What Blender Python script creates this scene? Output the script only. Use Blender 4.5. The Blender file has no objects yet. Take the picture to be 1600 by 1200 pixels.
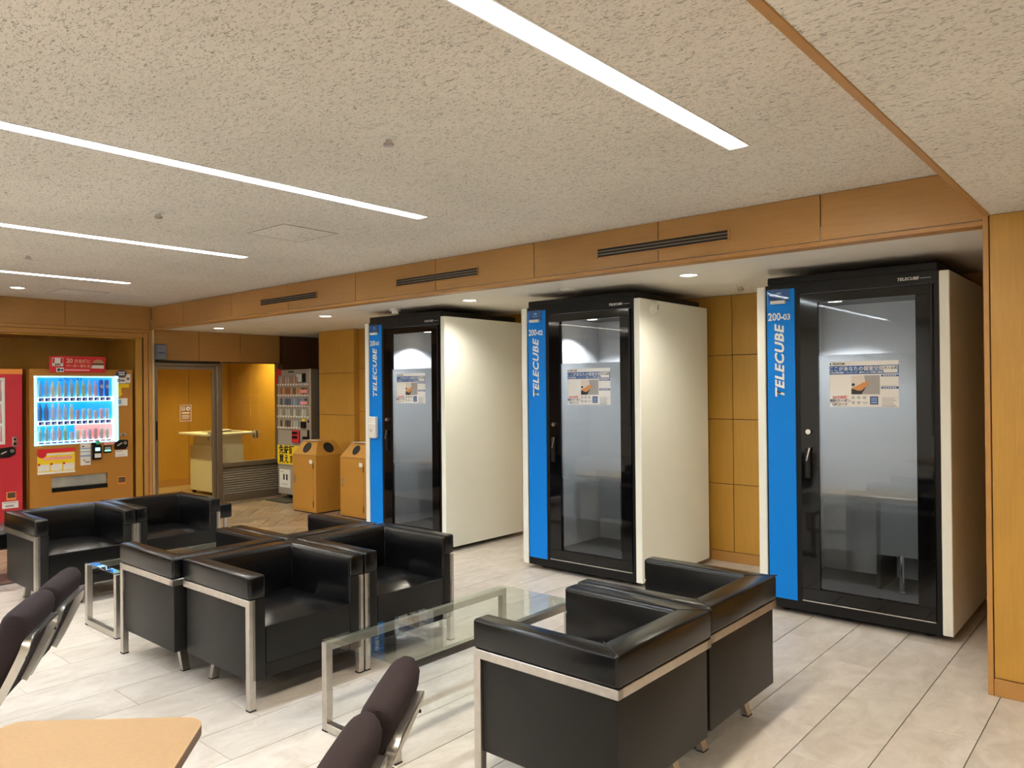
import bpy, bmesh, math, random
from mathutils import Vector, Matrix, Euler
random.seed(7)
S = bpy.context.scene
C = S.collection
PI = math.pi

# ------------------------------------------------------------------ camera
FPX, YAW, PITCH, ROLL, EYE = 1190.375, -0.709554778, 0.00499941, -0.00889820, 1.5
cam = bpy.data.cameras.new('camera')
cam.sensor_width = 36.0
cam.lens = FPX / 1600.0 * 36.0
cam.clip_start = 0.02
camo = bpy.data.objects.new('camera', cam)
C.objects.link(camo)
fwd = Vector((math.sin(YAW) * math.cos(PITCH), math.cos(YAW) * math.cos(PITCH), math.sin(PITCH)))
r0 = Vector((math.cos(YAW), -math.sin(YAW), 0))
u0 = r0.cross(fwd)
rt = math.cos(ROLL) * r0 + math.sin(ROLL) * u0
up = -math.sin(ROLL) * r0 + math.cos(ROLL) * u0
M = Matrix((rt, up, -fwd)).transposed().to_4x4()
M.translation = Vector((0, 0, EYE))
camo.matrix_world = M
S.camera = camo

# ------------------------------------------------------------------ world, exposure, light levels
w = bpy.data.worlds.new('world')
w.use_nodes = True
w.node_tree.nodes['Background'].inputs[0].default_value = (0.9, 0.93, 1.0, 1)
w.node_tree.nodes['Background'].inputs[1].default_value = 0.02
S.world = w
S.view_settings.view_transform = 'Standard'
S.view_settings.look = 'None'
S.view_settings.exposure = 0.70
S.view_settings.gamma = 1.0
S.view_settings.use_curve_mapping = False
TUBE = 43.0          # emission of the ceiling strips
DOWN = 44.0          # watts of a soffit downlight
BOOTH = 30.0          # watts of a booth lamp
SMOKE = 105.0         # watts of a lamp in the smoking room
SHOW = 0.72           # emission of the lit vending display

# ------------------------------------------------------------------ mesh helpers
class B:
    def __init__(s):
        s.bm = bmesh.new()
    def box(s, x0, x1, y0, y1, z0, z1, bev=0.0, seg=1, mat=None):
        vs = [s.bm.verts.new((x, y, z)) for x in (x0, x1) for y in (y0, y1) for z in (z0, z1)]
        f = [s.bm.faces.new([vs[i] for i in q]) for q in ((0, 1, 3, 2), (4, 6, 7, 5), (0, 4, 5, 1), (2, 3, 7, 6), (0, 2, 6, 4), (1, 5, 7, 3))]
        if mat is not None:
            for v in vs: v.co = mat @ v.co
        if bev > 0:
            es = list({e for q in f for e in q.edges})
            bmesh.ops.bevel(s.bm, geom=es, offset=bev, segments=seg, profile=0.5, affect='EDGES', clamp_overlap=True)
        return s
    def poly(s, pts):
        s.bm.faces.new([s.bm.verts.new(p) for p in pts])
        return s
    def prism(s, pts, lo, hi, axis='z', bev=0.0, seg=2):
        def m(p, t):
            return {'z': (p[0], p[1], t), 'x': (t, p[0], p[1]), 'y': (p[0], t, p[1])}[axis]
        a = [s.bm.verts.new(m(p, lo)) for p in pts]
        b = [s.bm.verts.new(m(p, hi)) for p in pts]
        n = len(pts)
        f = [s.bm.faces.new(a[::-1]), s.bm.faces.new(b)]
        for i in range(n):
            f.append(s.bm.faces.new((a[i], a[(i + 1) % n], b[(i + 1) % n], b[i])))
        bmesh.ops.recalc_face_normals(s.bm, faces=f)
        if bev > 0:
            es = list({e for q in f for e in q.edges})
            bmesh.ops.bevel(s.bm, geom=es, offset=bev, segments=seg, profile=0.5, affect='EDGES', clamp_overlap=True)
        return s
    def cyl(s, p0, p1, r, r2=None, n=16, cap=True):
        p0 = Vector(p0); p1 = Vector(p1); r2 = r if r2 is None else r2
        d = (p1 - p0).normalized()
        a = d.orthogonal().normalized(); b = d.cross(a)
        A = []; Bv = []
        for i in range(n):
            t = 2 * PI * i / n
            o = a * math.cos(t) + b * math.sin(t)
            A.append(s.bm.verts.new(p0 + o * r)); Bv.append(s.bm.verts.new(p1 + o * r2))
        for i in range(n):
            s.bm.faces.new((A[i], A[(i + 1) % n], Bv[(i + 1) % n], Bv[i]))
        if cap:
            s.bm.faces.new(A[::-1]); s.bm.faces.new(Bv)
        return s
    def ring(s, c, nrm, r0, r1, t, n=24):
        c = Vector(c); d = Vector(nrm).normalized(); a = d.orthogonal().normalized(); b = d.cross(a)
        L = []
        for i in range(n):
            q = 2 * PI * i / n
            o = a * math.cos(q) + b * math.sin(q)
            L.append([s.bm.verts.new(c + o * rr + d * tt) for rr, tt in ((r0, 0), (r0, t), (r1, t), (r1, 0))])
        for i in range(n):
            p, q = L[i], L[(i + 1) % n]
            for k in range(4):
                s.bm.faces.new((p[k], p[(k + 1) % 4], q[(k + 1) % 4], q[k]))
        return s
    def lathe(s, prof, n=14, c=(0, 0)):
        R = []
        for r, z in prof:
            R.append([s.bm.verts.new((c[0] + r * math.cos(2 * PI * i / n), c[1] + r * math.sin(2 * PI * i / n), z)) for i in range(n)])
        for j in range(len(R) - 1):
            for i in range(n):
                s.bm.faces.new((R[j][i], R[j][(i + 1) % n], R[j + 1][(i + 1) % n], R[j + 1][i]))
        s.bm.faces.new(R[0][::-1]); s.bm.faces.new(R[-1])
        return s
    def bar(s, path, hw, ht, wdir):
        # flat bar swept along a path; wdir is the direction of its broad side
        wdir = Vector(wdir).normalized(); P = [Vector(p) for p in path]; L = []
        for i, p in enumerate(P):
            t = (P[min(i + 1, len(P) - 1)] - P[max(i - 1, 0)]).normalized()
            nn = t.cross(wdir).normalized()
            L.append([s.bm.verts.new(p + wdir * a * hw + nn * b * ht) for a, b in ((-1, -1), (1, -1), (1, 1), (-1, 1))])
        for i in range(len(L) - 1):
            for k in range(4):
                s.bm.faces.new((L[i][k], L[i][(k + 1) % 4], L[i + 1][(k + 1) % 4], L[i + 1][k]))
        s.bm.faces.new(L[0][::-1]); s.bm.faces.new(L[-1])
        bmesh.ops.recalc_face_normals(s.bm, faces=s.bm.faces[:])
        return s
    def mesh(s, name, smooth=None):
        me = bpy.data.meshes.new(name)
        bmesh.ops.recalc_face_normals(s.bm, faces=[f for f in s.bm.faces])
        s.bm.to_mesh(me); s.bm.free()
        if smooth is not None:
            for p in me.polygons: p.use_smooth = True
            me.set_sharp_from_angle(angle=math.radians(smooth))
        return me

def link(name, data, mat=None, parent=None, loc=None, rot=None):
    o = bpy.data.objects.new(name, data)
    C.objects.link(o)
    if mat is not None and data is not None and not data.materials:
        data.materials.append(mat)
    if parent is not None: o.parent = parent
    if loc is not None: o.location = loc
    if rot is not None: o.rotation_euler = rot
    return o

def obj(name, b, mat, parent=None, loc=None, rot=None, smooth=None):
    return link(name, b.mesh(name, smooth), mat, parent, loc, rot)

def tag(o, label, cat, group=None, kind=None):
    if label: o['label'] = label
    if cat: o['category'] = cat
    if group: o['group'] = group
    if kind: o['kind'] = kind
    return o

def thing(name, label, cat, loc=(0, 0, 0), rz=0.0, group=None):
    o = link(name, None, loc=loc, rot=(0, 0, rz))
    o.empty_display_size = 0.1
    return tag(o, label, cat, group)

def struct(name, b, mat, smooth=None, label=None):
    o = obj(name, b, mat, smooth=smooth)
    o['kind'] = 'structure'
    if label: o['label'] = label
    return o

def dup(root, loc, rz, label, group=None):
    r = root.copy(); C.objects.link(r); r.location = loc; r.rotation_euler = (0, 0, rz)
    r['label'] = label
    if group: r['group'] = group
    for ch in list(root.children):
        c = ch.copy(); C.objects.link(c); c.parent = r
        for g in list(ch.children):
            d = g.copy(); C.objects.link(d); d.parent = c
    return r

def text_mesh(body, size, shear=0.0, offset=0.0, align='CENTER', sx=1.0, space=1.0, res=3):
    cu = bpy.data.curves.new('lettering', 'FONT')
    cu.body = body; cu.size = size; cu.shear = shear; cu.offset = offset
    cu.align_x = align; cu.align_y = 'CENTER'; cu.resolution_u = res; cu.space_character = space
    o = bpy.data.objects.new('lettering', cu); C.objects.link(o)
    bpy.context.view_layer.update()
    dg = bpy.context.evaluated_depsgraph_get()
    me = bpy.data.meshes.new_from_object(o.evaluated_get(dg))
    bpy.data.objects.remove(o); bpy.data.curves.remove(cu)
    me.materials.clear()
    if sx != 1.0:
        for v in me.vertices: v.co.x *= sx
    me.name = 'lettering'
    return me

def lettering(name, body, size, mat, parent, x, y, z, roll=0.0, **k):
    """flat print on a face that looks towards -Y of its parent: x to the right, z up"""
    me = text_mesh(body, size, **k)
    R = Matrix.Rotation(PI / 2, 4, 'X') @ Matrix.Rotation(roll, 4, 'Z')
    me.transform(R)
    return link(name, me, mat, parent, (x, y, z))

# ------------------------------------------------------------------ materials
def nodes(name):
    m = bpy.data.materials.new(name); m.use_nodes = True
    t = m.node_tree; p = t.nodes['Principled BSDF']
    return m, t, p

def plain(name, col, rough=0.5, metal=0.0, spec=0.5, coat=0.0, var=0.0, vscale=8.0, bump=0.0, bscale=200.0):
    m, t, p = nodes(name)
    p.inputs['Base Color'].default_value = (*col, 1)
    p.inputs['Roughness'].default_value = rough
    p.inputs['Metallic'].default_value = metal
    p.inputs['Specular IOR Level'].default_value = spec
    p.inputs['Coat Weight'].default_value = coat
    tc = t.nodes.new('ShaderNodeTexCoord')
    if var > 0:
        n = t.nodes.new('ShaderNodeTexNoise'); n.inputs['Scale'].default_value = vscale; n.inputs['Detail'].default_value = 4
        t.links.new(tc.outputs['Object'], n.inputs['Vector'])
        mx = t.nodes.new('ShaderNodeMix'); mx.data_type = 'RGBA'
        mx.inputs['A'].default_value = (*[c * (1 - var) for c in col], 1)
        mx.inputs['B'].default_value = (*[min(1, c * (1 + var)) for c in col], 1)
        t.links.new(n.outputs['Fac'], mx.inputs['Factor'])
        t.links.new(mx.outputs['Result'], p.inputs['Base Color'])
    if bump > 0:
        n2 = t.nodes.new('ShaderNodeTexNoise'); n2.inputs['Scale'].default_value = bscale; n2.inputs['Detail'].default_value = 3
        t.links.new(tc.outputs['Object'], n2.inputs['Vector'])
        bp = t.nodes.new('ShaderNodeBump'); bp.inputs['Strength'].default_value = bump; bp.inputs['Distance'].default_value = 0.002
        t.links.new(n2.outputs['Fac'], bp.inputs['Height']); t.links.new(bp.outputs['Normal'], p.inputs['Normal'])
    return m

def emit(name, col, s):
    m, t, p = nodes(name)
    p.inputs['Base Color'].default_value = (*[min(1, c) for c in col], 1)
    p.inputs['Emission Color'].default_value = (*col, 1)
    p.inputs['Emission Strength'].default_value = s
    return m

def veneer(name, col, horiz=False, rough=0.38):
    m, t, p = nodes(name)
    tc = t.nodes.new('ShaderNodeTexCoord'); oi = t.nodes.new('ShaderNodeObjectInfo')
    mp = t.nodes.new('ShaderNodeMapping')
    mp.inputs['Scale'].default_value = (3, 3, 60) if horiz else (60, 60, 3)
    t.links.new(tc.outputs['Object'], mp.inputs['Vector'])
    n = t.nodes.new('ShaderNodeTexNoise'); n.inputs['Scale'].default_value = 1.6; n.inputs['Detail'].default_value = 5; n.inputs['Distortion'].default_value = 0.4
    t.links.new(mp.outputs['Vector'], n.inputs['Vector'])
    n2 = t.nodes.new('ShaderNodeTexNoise'); n2.inputs['Scale'].default_value = 2.2; n2.inputs['Detail'].default_value = 2
    t.links.new(tc.outputs['Object'], n2.inputs['Vector'])
    r = t.nodes.new('ShaderNodeValToRGB')
    r.color_ramp.elements[0].position = 0.25; r.color_ramp.elements[0].color = (*[c * 0.84 for c in col], 1)
    r.color_ramp.elements[1].position = 0.75; r.color_ramp.elements[1].color = (*[c * 1.12 for c in col], 1)
    ad = t.nodes.new('ShaderNodeMath'); ad.operation = 'MULTIPLY_ADD'; ad.inputs[1].default_value = 0.55; ad.inputs[2].default_value = 0.22
    t.links.new(n.outputs['Fac'], ad.inputs[0])
    ad2 = t.nodes.new('ShaderNodeMath'); ad2.operation = 'MULTIPLY_ADD'; ad2.inputs[1].default_value = 0.18
    t.links.new(oi.outputs['Random'], ad2.inputs[0]); t.links.new(ad.outputs[0], ad2.inputs[2])
    t.links.new(ad2.outputs[0], r.inputs['Fac'])
    mx = t.nodes.new('ShaderNodeMix'); mx.data_type = 'RGBA'; mx.blend_type = 'MULTIPLY'; mx.inputs['Factor'].default_value = 0.25
    t.links.new(r.outputs['Color'], mx.inputs['A']); t.links.new(n2.outputs['Fac'], mx.inputs['B'])
    t.links.new(mx.outputs['Result'], p.inputs['Base Color'])
    p.inputs['Roughness'].default_value = rough
    return m

def ceiling_mat(name, col):
    m, t, p = nodes(name)
    tc = t.nodes.new('ShaderNodeTexCoord')
    mp = t.nodes.new('ShaderNodeMapping'); mp.inputs['Scale'].default_value = (46, 105, 46); mp.inputs['Rotation'].default_value = (0, 0, 0.12)
    t.links.new(tc.outputs['Object'], mp.inputs['Vector'])
    n = t.nodes.new('ShaderNodeTexNoise'); n.inputs['Scale'].default_value = 1.0; n.inputs['Detail'].default_value = 2.5; n.inputs['Distortion'].default_value = 1.6
    t.links.new(mp.outputs['Vector'], n.inputs['Vector'])
    r = t.nodes.new('ShaderNodeValToRGB')
    e = r.color_ramp.elements
    e[0].position = 0.33; e[0].color = (*[c * 0.50 for c in col], 1)
    e[1].position = 0.455; e[1].color = (*col, 1)
    x = e.new(0.7); x.color = (*[min(1, c * 1.06) for c in col], 1)
    t.links.new(n.outputs['Fac'], r.inputs['Fac'])
    n2 = t.nodes.new('ShaderNodeTexNoise'); n2.inputs['Scale'].default_value = 0.9; n2.inputs['Detail'].default_value = 3
    t.links.new(tc.outputs['Object'], n2.inputs['Vector'])
    r2 = t.nodes.new('ShaderNodeValToRGB')
    r2.color_ramp.elements[0].position = 0.3; r2.color_ramp.elements[0].color = (0.88, 0.88, 0.87, 1)
    r2.color_ramp.elements[1].position = 0.6; r2.color_ramp.elements[1].color = (1, 1, 1, 1)
    t.links.new(n2.outputs['Fac'], r2.inputs['Fac'])
    mx = t.nodes.new('ShaderNodeMix'); mx.data_type = 'RGBA'; mx.blend_type = 'MULTIPLY'; mx.inputs['Factor'].default_value = 1
    t.links.new(r.outputs['Color'], mx.inputs['A']); t.links.new(r2.outputs['Color'], mx.inputs['B'])
    t.links.new(mx.outputs['Result'], p.inputs['Base Color'])
    bp = t.nodes.new('ShaderNodeBump'); bp.inputs['Strength'].default_value = 0.5; bp.inputs['Distance'].default_value = 0.004
    t.links.new(r.outputs['Color'], bp.inputs['Height']); t.links.new(bp.outputs['Normal'], p.inputs['Normal'])
    p.inputs['Roughness'].default_value = 0.95; p.inputs['Specular IOR Level'].default_value = 0.1
    return m

def plank_mat(name, a, b, stretch, rough, vmin=0.93, vmax=1.05):
    m, t, p = nodes(name)
    tc = t.nodes.new('ShaderNodeTexCoord'); oi = t.nodes.new('ShaderNodeObjectInfo')
    sc = t.nodes.new('ShaderNodeVectorMath'); sc.operation = 'SCALE'; sc.inputs['Scale'].default_value = 37.0
    cx = t.nodes.new('ShaderNodeCombineXYZ')
    for i in range(3): t.links.new(oi.outputs['Random'], cx.inputs[i])
    t.links.new(cx.outputs[0], sc.inputs[0])
    ad = t.nodes.new('ShaderNodeVectorMath'); ad.operation = 'ADD'
    t.links.new(tc.outputs['Object'], ad.inputs[0]); t.links.new(sc.outputs[0], ad.inputs[1])
    mp = t.nodes.new('ShaderNodeMapping'); mp.inputs['Scale'].default_value = stretch
    t.links.new(ad.outputs[0], mp.inputs['Vector'])
    n = t.nodes.new('ShaderNodeTexNoise'); n.inputs['Scale'].default_value = 1.0; n.inputs['Detail'].default_value = 7; n.inputs['Roughness'].default_value = 0.65; n.inputs['Distortion'].default_value = 0.7
    t.links.new(mp.outputs['Vector'], n.inputs['Vector'])
    r = t.nodes.new('ShaderNodeValToRGB')
    r.color_ramp.elements[0].position = 0.32; r.color_ramp.elements[0].color = (*a, 1)
    r.color_ramp.elements[1].position = 0.68; r.color_ramp.elements[1].color = (*b, 1)
    t.links.new(n.outputs['Fac'], r.inputs['Fac'])
    hv = t.nodes.new('ShaderNodeHueSaturation')
    mr = t.nodes.new('ShaderNodeMapRange'); mr.inputs['To Min'].default_value = vmin; mr.inputs['To Max'].default_value = vmax
    t.links.new(oi.outputs['Random'], mr.inputs['Value']); t.links.new(mr.outputs[0], hv.inputs['Value'])
    t.links.new(r.outputs['Color'], hv.inputs['Color']); t.links.new(hv.outputs['Color'], p.inputs['Base Color'])
    p.inputs['Roughness'].default_value = rough
    return m

def thin_glass(name, tint, rough=0.0, ior=1.5):
    m = bpy.data.materials.new(name); m.use_nodes = True; t = m.node_tree
    t.nodes.clear()
    o = t.nodes.new('ShaderNodeOutputMaterial'); mx = t.nodes.new('ShaderNodeMixShader')
    f = t.nodes.new('ShaderNodeFresnel'); f.inputs['IOR'].default_value = ior
    tr = t.nodes.new('ShaderNodeBsdfTransparent'); tr.inputs[0].default_value = (*tint, 1)
    g = t.nodes.new('ShaderNodeBsdfGlossy'); g.inputs['Roughness'].default_value = rough; g.inputs['Color'].default_value = (1, 1, 1, 1)
    ge = t.nodes.new('ShaderNodeNewGeometry'); iv = t.nodes.new('ShaderNodeMath'); iv.operation = 'SUBTRACT'; iv.inputs[0].default_value = 1.0
    ml = t.nodes.new('ShaderNodeMath'); ml.operation = 'MULTIPLY'     # no inner reflection where the ray leaves the sheet
    t.links.new(ge.outputs['Backfacing'], iv.inputs[1]); t.links.new(iv.outputs[0], ml.inputs[0]); t.links.new(f.outputs[0], ml.inputs[1])
    t.links.new(ml.outputs[0], mx.inputs[0]); t.links.new(tr.outputs[0], mx.inputs[1]); t.links.new(g.outputs[0], mx.inputs[2])
    t.links.new(mx.outputs[0], o.inputs[0])
    return m

def film_mat(name):
    # frosted film printed as a gradation: dense at its upper end, clear at its lower end
    m = bpy.data.materials.new(name); m.use_nodes = True; t = m.node_tree
    t.nodes.clear()
    o = t.nodes.new('ShaderNodeOutputMaterial'); mx = t.nodes.new('ShaderNodeMixShader')
    tr = t.nodes.new('ShaderNodeBsdfTransparent'); tr.inputs[0].default_value = (0.9, 0.92, 0.94, 1)
    a = t.nodes.new('ShaderNodeBsdfTranslucent'); a.inputs[0].default_value = (0.62, 0.65, 0.68, 1)
    d = t.nodes.new('ShaderNodeBsdfDiffuse'); d.inputs[0].default_value = (0.62, 0.64, 0.66, 1)
    m2 = t.nodes.new('ShaderNodeMixShader'); m2.inputs[0].default_value = 0.5
    t.links.new(a.outputs[0], m2.inputs[1]); t.links.new(d.outputs[0], m2.inputs[2])
    tc = t.nodes.new('ShaderNodeTexCoord'); sx = t.nodes.new('ShaderNodeSeparateXYZ')
    t.links.new(tc.outputs['Object'], sx.inputs[0])
    r = t.nodes.new('ShaderNodeMapRange'); r.inputs['From Min'].default_value = 0.62; r.inputs['From Max'].default_value = 1.12
    r.inputs['To Min'].default_value = 0.16; r.inputs['To Max'].default_value = 0.86; r.interpolation_type = 'SMOOTHSTEP'
    t.links.new(sx.outputs['Z'], r.inputs['Value']); t.links.new(r.outputs[0], mx.inputs[0])
    t.links.new(tr.outputs[0], mx.inputs[1]); t.links.new(m2.outputs[0], mx.inputs[2])
    t.links.new(mx.outputs[0], o.inputs[0])
    return m

M_ceil = ceiling_mat('rock_wool_board', (0.80, 0.76, 0.69))
M_soff = plain('soffit_paint', (0.80, 0.77, 0.70), 0.8, var=0.05, vscale=1.5)
M_wood = veneer('anigre_veneer', (0.56, 0.30, 0.046))
M_woodh_shaded = veneer('anigre_veneer_lengthwise_shaded', (0.47, 0.25, 0.075), horiz=True)  # same anigre, grain lengthwise; cooler ambient light painted in as a browner tone
M_woodtrim = plain('wood_trim', (0.46, 0.235, 0.065), 0.4, var=0.1, vscale=20)
M_joint = plain('joint_shadow_gap', (0.10, 0.048, 0.018), 0.8)
M_floor = plank_mat('stone_look_plank', (0.52, 0.475, 0.43), (0.70, 0.665, 0.62), (9.0, 4.5, 1), 0.36)
M_floorb = plain('floor_joint', (0.09, 0.075, 0.06), 0.8)
M_herr = plank_mat('oak_herringbone', (0.20, 0.135, 0.08), (0.43, 0.32, 0.21), (3.0, 26.0, 1), 0.34, 0.72, 1.12)
M_white = plain('white_panel', (0.86, 0.88, 0.82), 0.42, var=0.02)
M_blk = plain('black_frame', (0.005, 0.005, 0.0055), 0.5, spec=0.25)
M_blkg = plain('black_printed_glass', (0.003, 0.003, 0.0035), 0.05, spec=0.4)
M_blkm = plain('matt_black', (0.014, 0.014, 0.015), 0.7)
M_blue = plain('blue_panel', (0.0, 0.21, 0.74), 0.5, spec=0.2)
M_navy = plain('navy_print', (0.02, 0.035, 0.16), 0.5)
M_bluep = plain('blue_print', (0.012, 0.095, 0.32), 0.5)
M_prw = plain('white_print', (0.82, 0.82, 0.80), 0.5)
M_prk = plain('black_print', (0.015, 0.015, 0.018), 0.5)
M_prr = plain('red_print', (0.62, 0.02, 0.03), 0.5)
M_prg = plain('grey_print', (0.35, 0.35, 0.37), 0.5)
M_gry = plain('booth_lining', (0.60, 0.61, 0.62), 0.8, var=0.05, vscale=40)
M_carp = plain('booth_carpet', (0.07, 0.07, 0.07), 0.95, bump=0.4, bscale=500)
M_chr = plain('chrome', (0.75, 0.75, 0.76), 0.15, metal=1.0)
M_steel = plain('brushed_steel', (0.56, 0.53, 0.49), 0.33, metal=1.0, var=0.18, vscale=30)
M_alu = plain('satin_aluminium', (0.70, 0.68, 0.64), 0.30, metal=1.0, var=0.06)
M_leath = plain('black_leather', (0.0028, 0.0030, 0.0036), 0.24, spec=0.42, bump=0.06, bscale=420)
M_leathb = plain('black_vinyl_shell', (0.0065, 0.0065, 0.0062), 0.45, spec=0.35, bump=0.15, bscale=380)
M_fab = plain('plum_fabric', (0.027, 0.019, 0.0215), 0.95, spec=0.2, var=0.2, vscale=260, bump=0.5, bscale=700)
M_rub = plain('rubber', (0.02, 0.02, 0.02), 0.7)
M_glass = thin_glass('tempered_glass', (0.93, 0.975, 0.96), ior=1.62)
M_pane = thin_glass('clear_pane', (0.95, 0.96, 0.95))
M_bpane = thin_glass('booth_pane', (0.86, 0.88, 0.89))
M_acr = thin_glass('clear_acrylic', (0.93, 0.95, 0.97))
M_film = film_mat('frosted_gradation_film')
M_table = veneer('beech_laminate', (0.35, 0.215, 0.088), rough=0.33)
M_tedge = plain('brown_edging', (0.20, 0.11, 0.07), 0.5)
M_bin = plain('ochre_steel', (0.46, 0.225, 0.035), 0.45, var=0.04)
M_frame = plain('bronze_frame', (0.22, 0.18, 0.13), 0.40, metal=0.6)
M_louv = plain('louvre_slats', (0.42, 0.37, 0.28), 0.4, metal=0.3)
M_cig = plain('grey_machine', (0.34, 0.31, 0.27), 0.5)
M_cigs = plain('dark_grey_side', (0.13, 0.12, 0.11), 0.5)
M_yel = plain('yellow_sheet', (0.90, 0.66, 0.02), 0.55)
M_vend = plain('ochre_machine', (0.42, 0.19, 0.03), 0.4, var=0.03)
M_red = plain('red_machine', (0.50, 0.025, 0.04), 0.35, var=0.05, vscale=2)
M_org = plain('orange_band', (0.85, 0.30, 0.06), 0.45)
M_pink = plain('pink_print', (0.85, 0.35, 0.36), 0.5)
M_brn = plain('brown_print', (0.10, 0.055, 0.03), 0.6)
M_ltbl = plain('pale_blue_print', (0.25, 0.45, 0.72), 0.5)
M_grn = plain('green_lamp', (0.05, 0.5, 0.32), 0.4)
M_cream = plain('cream_panel', (0.86, 0.80, 0.55), 0.6, var=0.03)
M_spk = plain('speaker_grey', (0.13, 0.15, 0.19), 0.55)
M_cwht = plain('white_plastic', (0.78, 0.78, 0.74), 0.45)
M_house = plain('lamp_housing', (0.80, 0.79, 0.76), 0.4)
E_warm = emit('strip_lamp_warm', (1.0, 0.88, 0.71), TUBE * 1.14)
E_cool = emit('strip_lamp_cool', (0.84, 0.93, 1.0), TUBE * 0.84)
E_neut = emit('strip_lamp_neutral', (1.0, 0.95, 0.86), TUBE)
E_down = emit('downlight_lens', (1.0, 0.86, 0.66), 9.0)

# ------------------------------------------------------------------ room measures
ZC, ZS, ZR = 2.553, 2.274, 2.312      # main ceiling, alcove soffit, low ceiling on the right
XL, YBH, YB = -9.63, 4.30, 6.13       # left wall face, bulkhead face, back wall face
XP, YP = -0.667, 4.283                # pillar corner
STR = (-1.42, -3.465, -5.53, -7.66)   # x of the four light strips
Y1 = 3.205

# ------------------------------------------------------------------ floor
fl = struct('floor', B().box(-12.2, 4.0, -4.0, 7.0, -0.10, -0.005), M_floorb, label='pale stone-look plank floor with oak herringbone at the far left')
pm = B().box(-0.1402, 0.1402, -0.4490, 0.4490, -0.006, 0.0, bev=0.0008).mesh('plank')
XH = -6.95
i = 0
x = -0.616 + 0.2845 * 8 + 0.14225
while x > XH + 0.1:
    off = (i * 0.3) % 0.9
    y = -0.35 + off
    while y < 6.6:
        # only the stretch of floor that can be seen
        if y + 0.45 > -0.55 * (x + 0.2) * 0.0 + (0.2 if x < 0 else 1.2) and not (x < -1.2 and y < 0.2) and not (x > -0.7 and y > YP + 0.6):
            link('plank', pm, M_floor, fl, (x, y, 0))
        y += 0.90
    x -= 0.2845; i += 1

struct('floor_rear', B().box(-12.2, 4.0, -4.0, 0.0, -0.02, -0.0012).box(0.0, 4.0, 0.0, 1.3, -0.02, -0.0012).box(-9.63, XH, 0.0, 1.4, -0.02, -0.0012), M_floor, label='stone-look floor nearer than the frame shows')

def clip(poly, x0, x1, y0, y1):
    for ax, lim, sgn in ((0, x0, 1), (0, x1, -1), (1, y0, 1), (1, y1, -1)):
        out = []
        for k in range(len(poly)):
            p, q = poly[k], poly[(k + 1) % len(poly)]
            a = (p[ax] - lim) * sgn; b = (q[ax] - lim) * sgn
            if a >= 0: out.append(p)
            if a * b < 0:
                t = a / (a - b)
                out.append((p[0] + (q[0] - p[0]) * t, p[1] + (q[1] - p[1]) * t))
        poly = out
        if len(poly) < 3: return None
    return poly

hw_, hl_ = 0.15, 0.60
c45 = math.sqrt(0.5)
for a in range(-40, 41):
    for b in range(-8, 9):
        ox = a * hw_ + b * hl_; oy = a * hw_ - b * hl_
        for k in range(2):
            if k == 0: R = (ox, ox + hl_, oy, oy + hw_)
            else: R = (ox + hl_, ox + hl_ + hw_, oy + hw_ - hl_, oy + hw_)
            g = 0.002
            P = [(R[0] + g, R[2] + g), (R[1] - g, R[2] + g), (R[1] - g, R[3] - g), (R[0] + g, R[3] - g)]
            P = [((p[0] - p[1]) * c45 - 8.3, (p[0] + p[1]) * c45 + 4.4) for p in P]
            P = clip(P, XL, XH - 0.003, 1.4, 6.75)
            if not P: continue
            cx_ = sum(p[0] for p in P) / len(P); cy_ = sum(p[1] for p in P) / len(P)
            ang = (PI / 4) if k == 0 else (3 * PI / 4)
            ca, sa = math.cos(-ang), math.sin(-ang)
            L = [((p[0] - cx_) * ca - (p[1] - cy_) * sa, (p[0] - cx_) * sa + (p[1] - cy_) * ca) for p in P]
            obj('herringbone_block', B().prism(L, -0.006, 0.0), M_herr, fl, (cx_, cy_, 0), (0, 0, ang))

# ------------------------------------------------------------------ ceilings
cb = B()
edges = [XL - 2.5]
for s in sorted(STR): edges += [s - 0.046, s + 0.046]
edges.append(XP + 0.02)
for k in range(len(edges) - 1):
    if k % 2 == 0: cb.box(edges[k], edges[k + 1], -4.0, YBH + 0.05, ZC, ZC + 0.12)
    else: cb.box(edges[k], edges[k + 1], Y1, YBH + 0.05, ZC, ZC + 0.12)
struct('ceiling', cb, M_ceil, label='pitted acoustic board ceiling over the lounge')
struct('ceiling_right', B().box(-0.64, 4.0, -4.0, YP, ZR, ZR + 0.1), M_ceil, label='lower acoustic ceiling beside the pillar')
struct('ceiling_alcove', B().box(XL - 0.1, XP + 0.05, YBH + 0.01, 7.0, ZS, ZS + 0.10), M_soff, label='smooth soffit above the booths')
struct('trim_1', B().box(-0.662, -0.634, -4.0, YP, ZR - 0.004, ZC, bev=0.002), M_woodtrim, label='wooden edge strip between the two ceiling levels')

# ------------------------------------------------------------------ bulkhead above the alcove
bh = struct('wall_bulkhead', B().box(XL, XP + 0.03, YBH + 0.012, YBH + 0.09, ZS, ZC), M_joint, label='wood-panelled bulkhead above the booths')
seams = [XL, -8.80, -7.70, -6.62, -5.545, -4.503, -3.473, -2.452, -1.4386, XP + 0.03]
for k in range(len(seams) - 1):
    obj('veneer_panel', B().box(seams[k] + 0.003, seams[k + 1] - 0.003, YBH, YBH + 0.015, ZS + 0.022, ZC - 0.002, bev=0.0012), M_woodh_shaded, bh)
obj('bottom_lip', B().box(XL, XP + 0.03, YBH - 0.004, YBH + 0.10, ZS - 0.006, ZS + 0.017, bev=0.002), M_woodtrim, bh)

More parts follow.
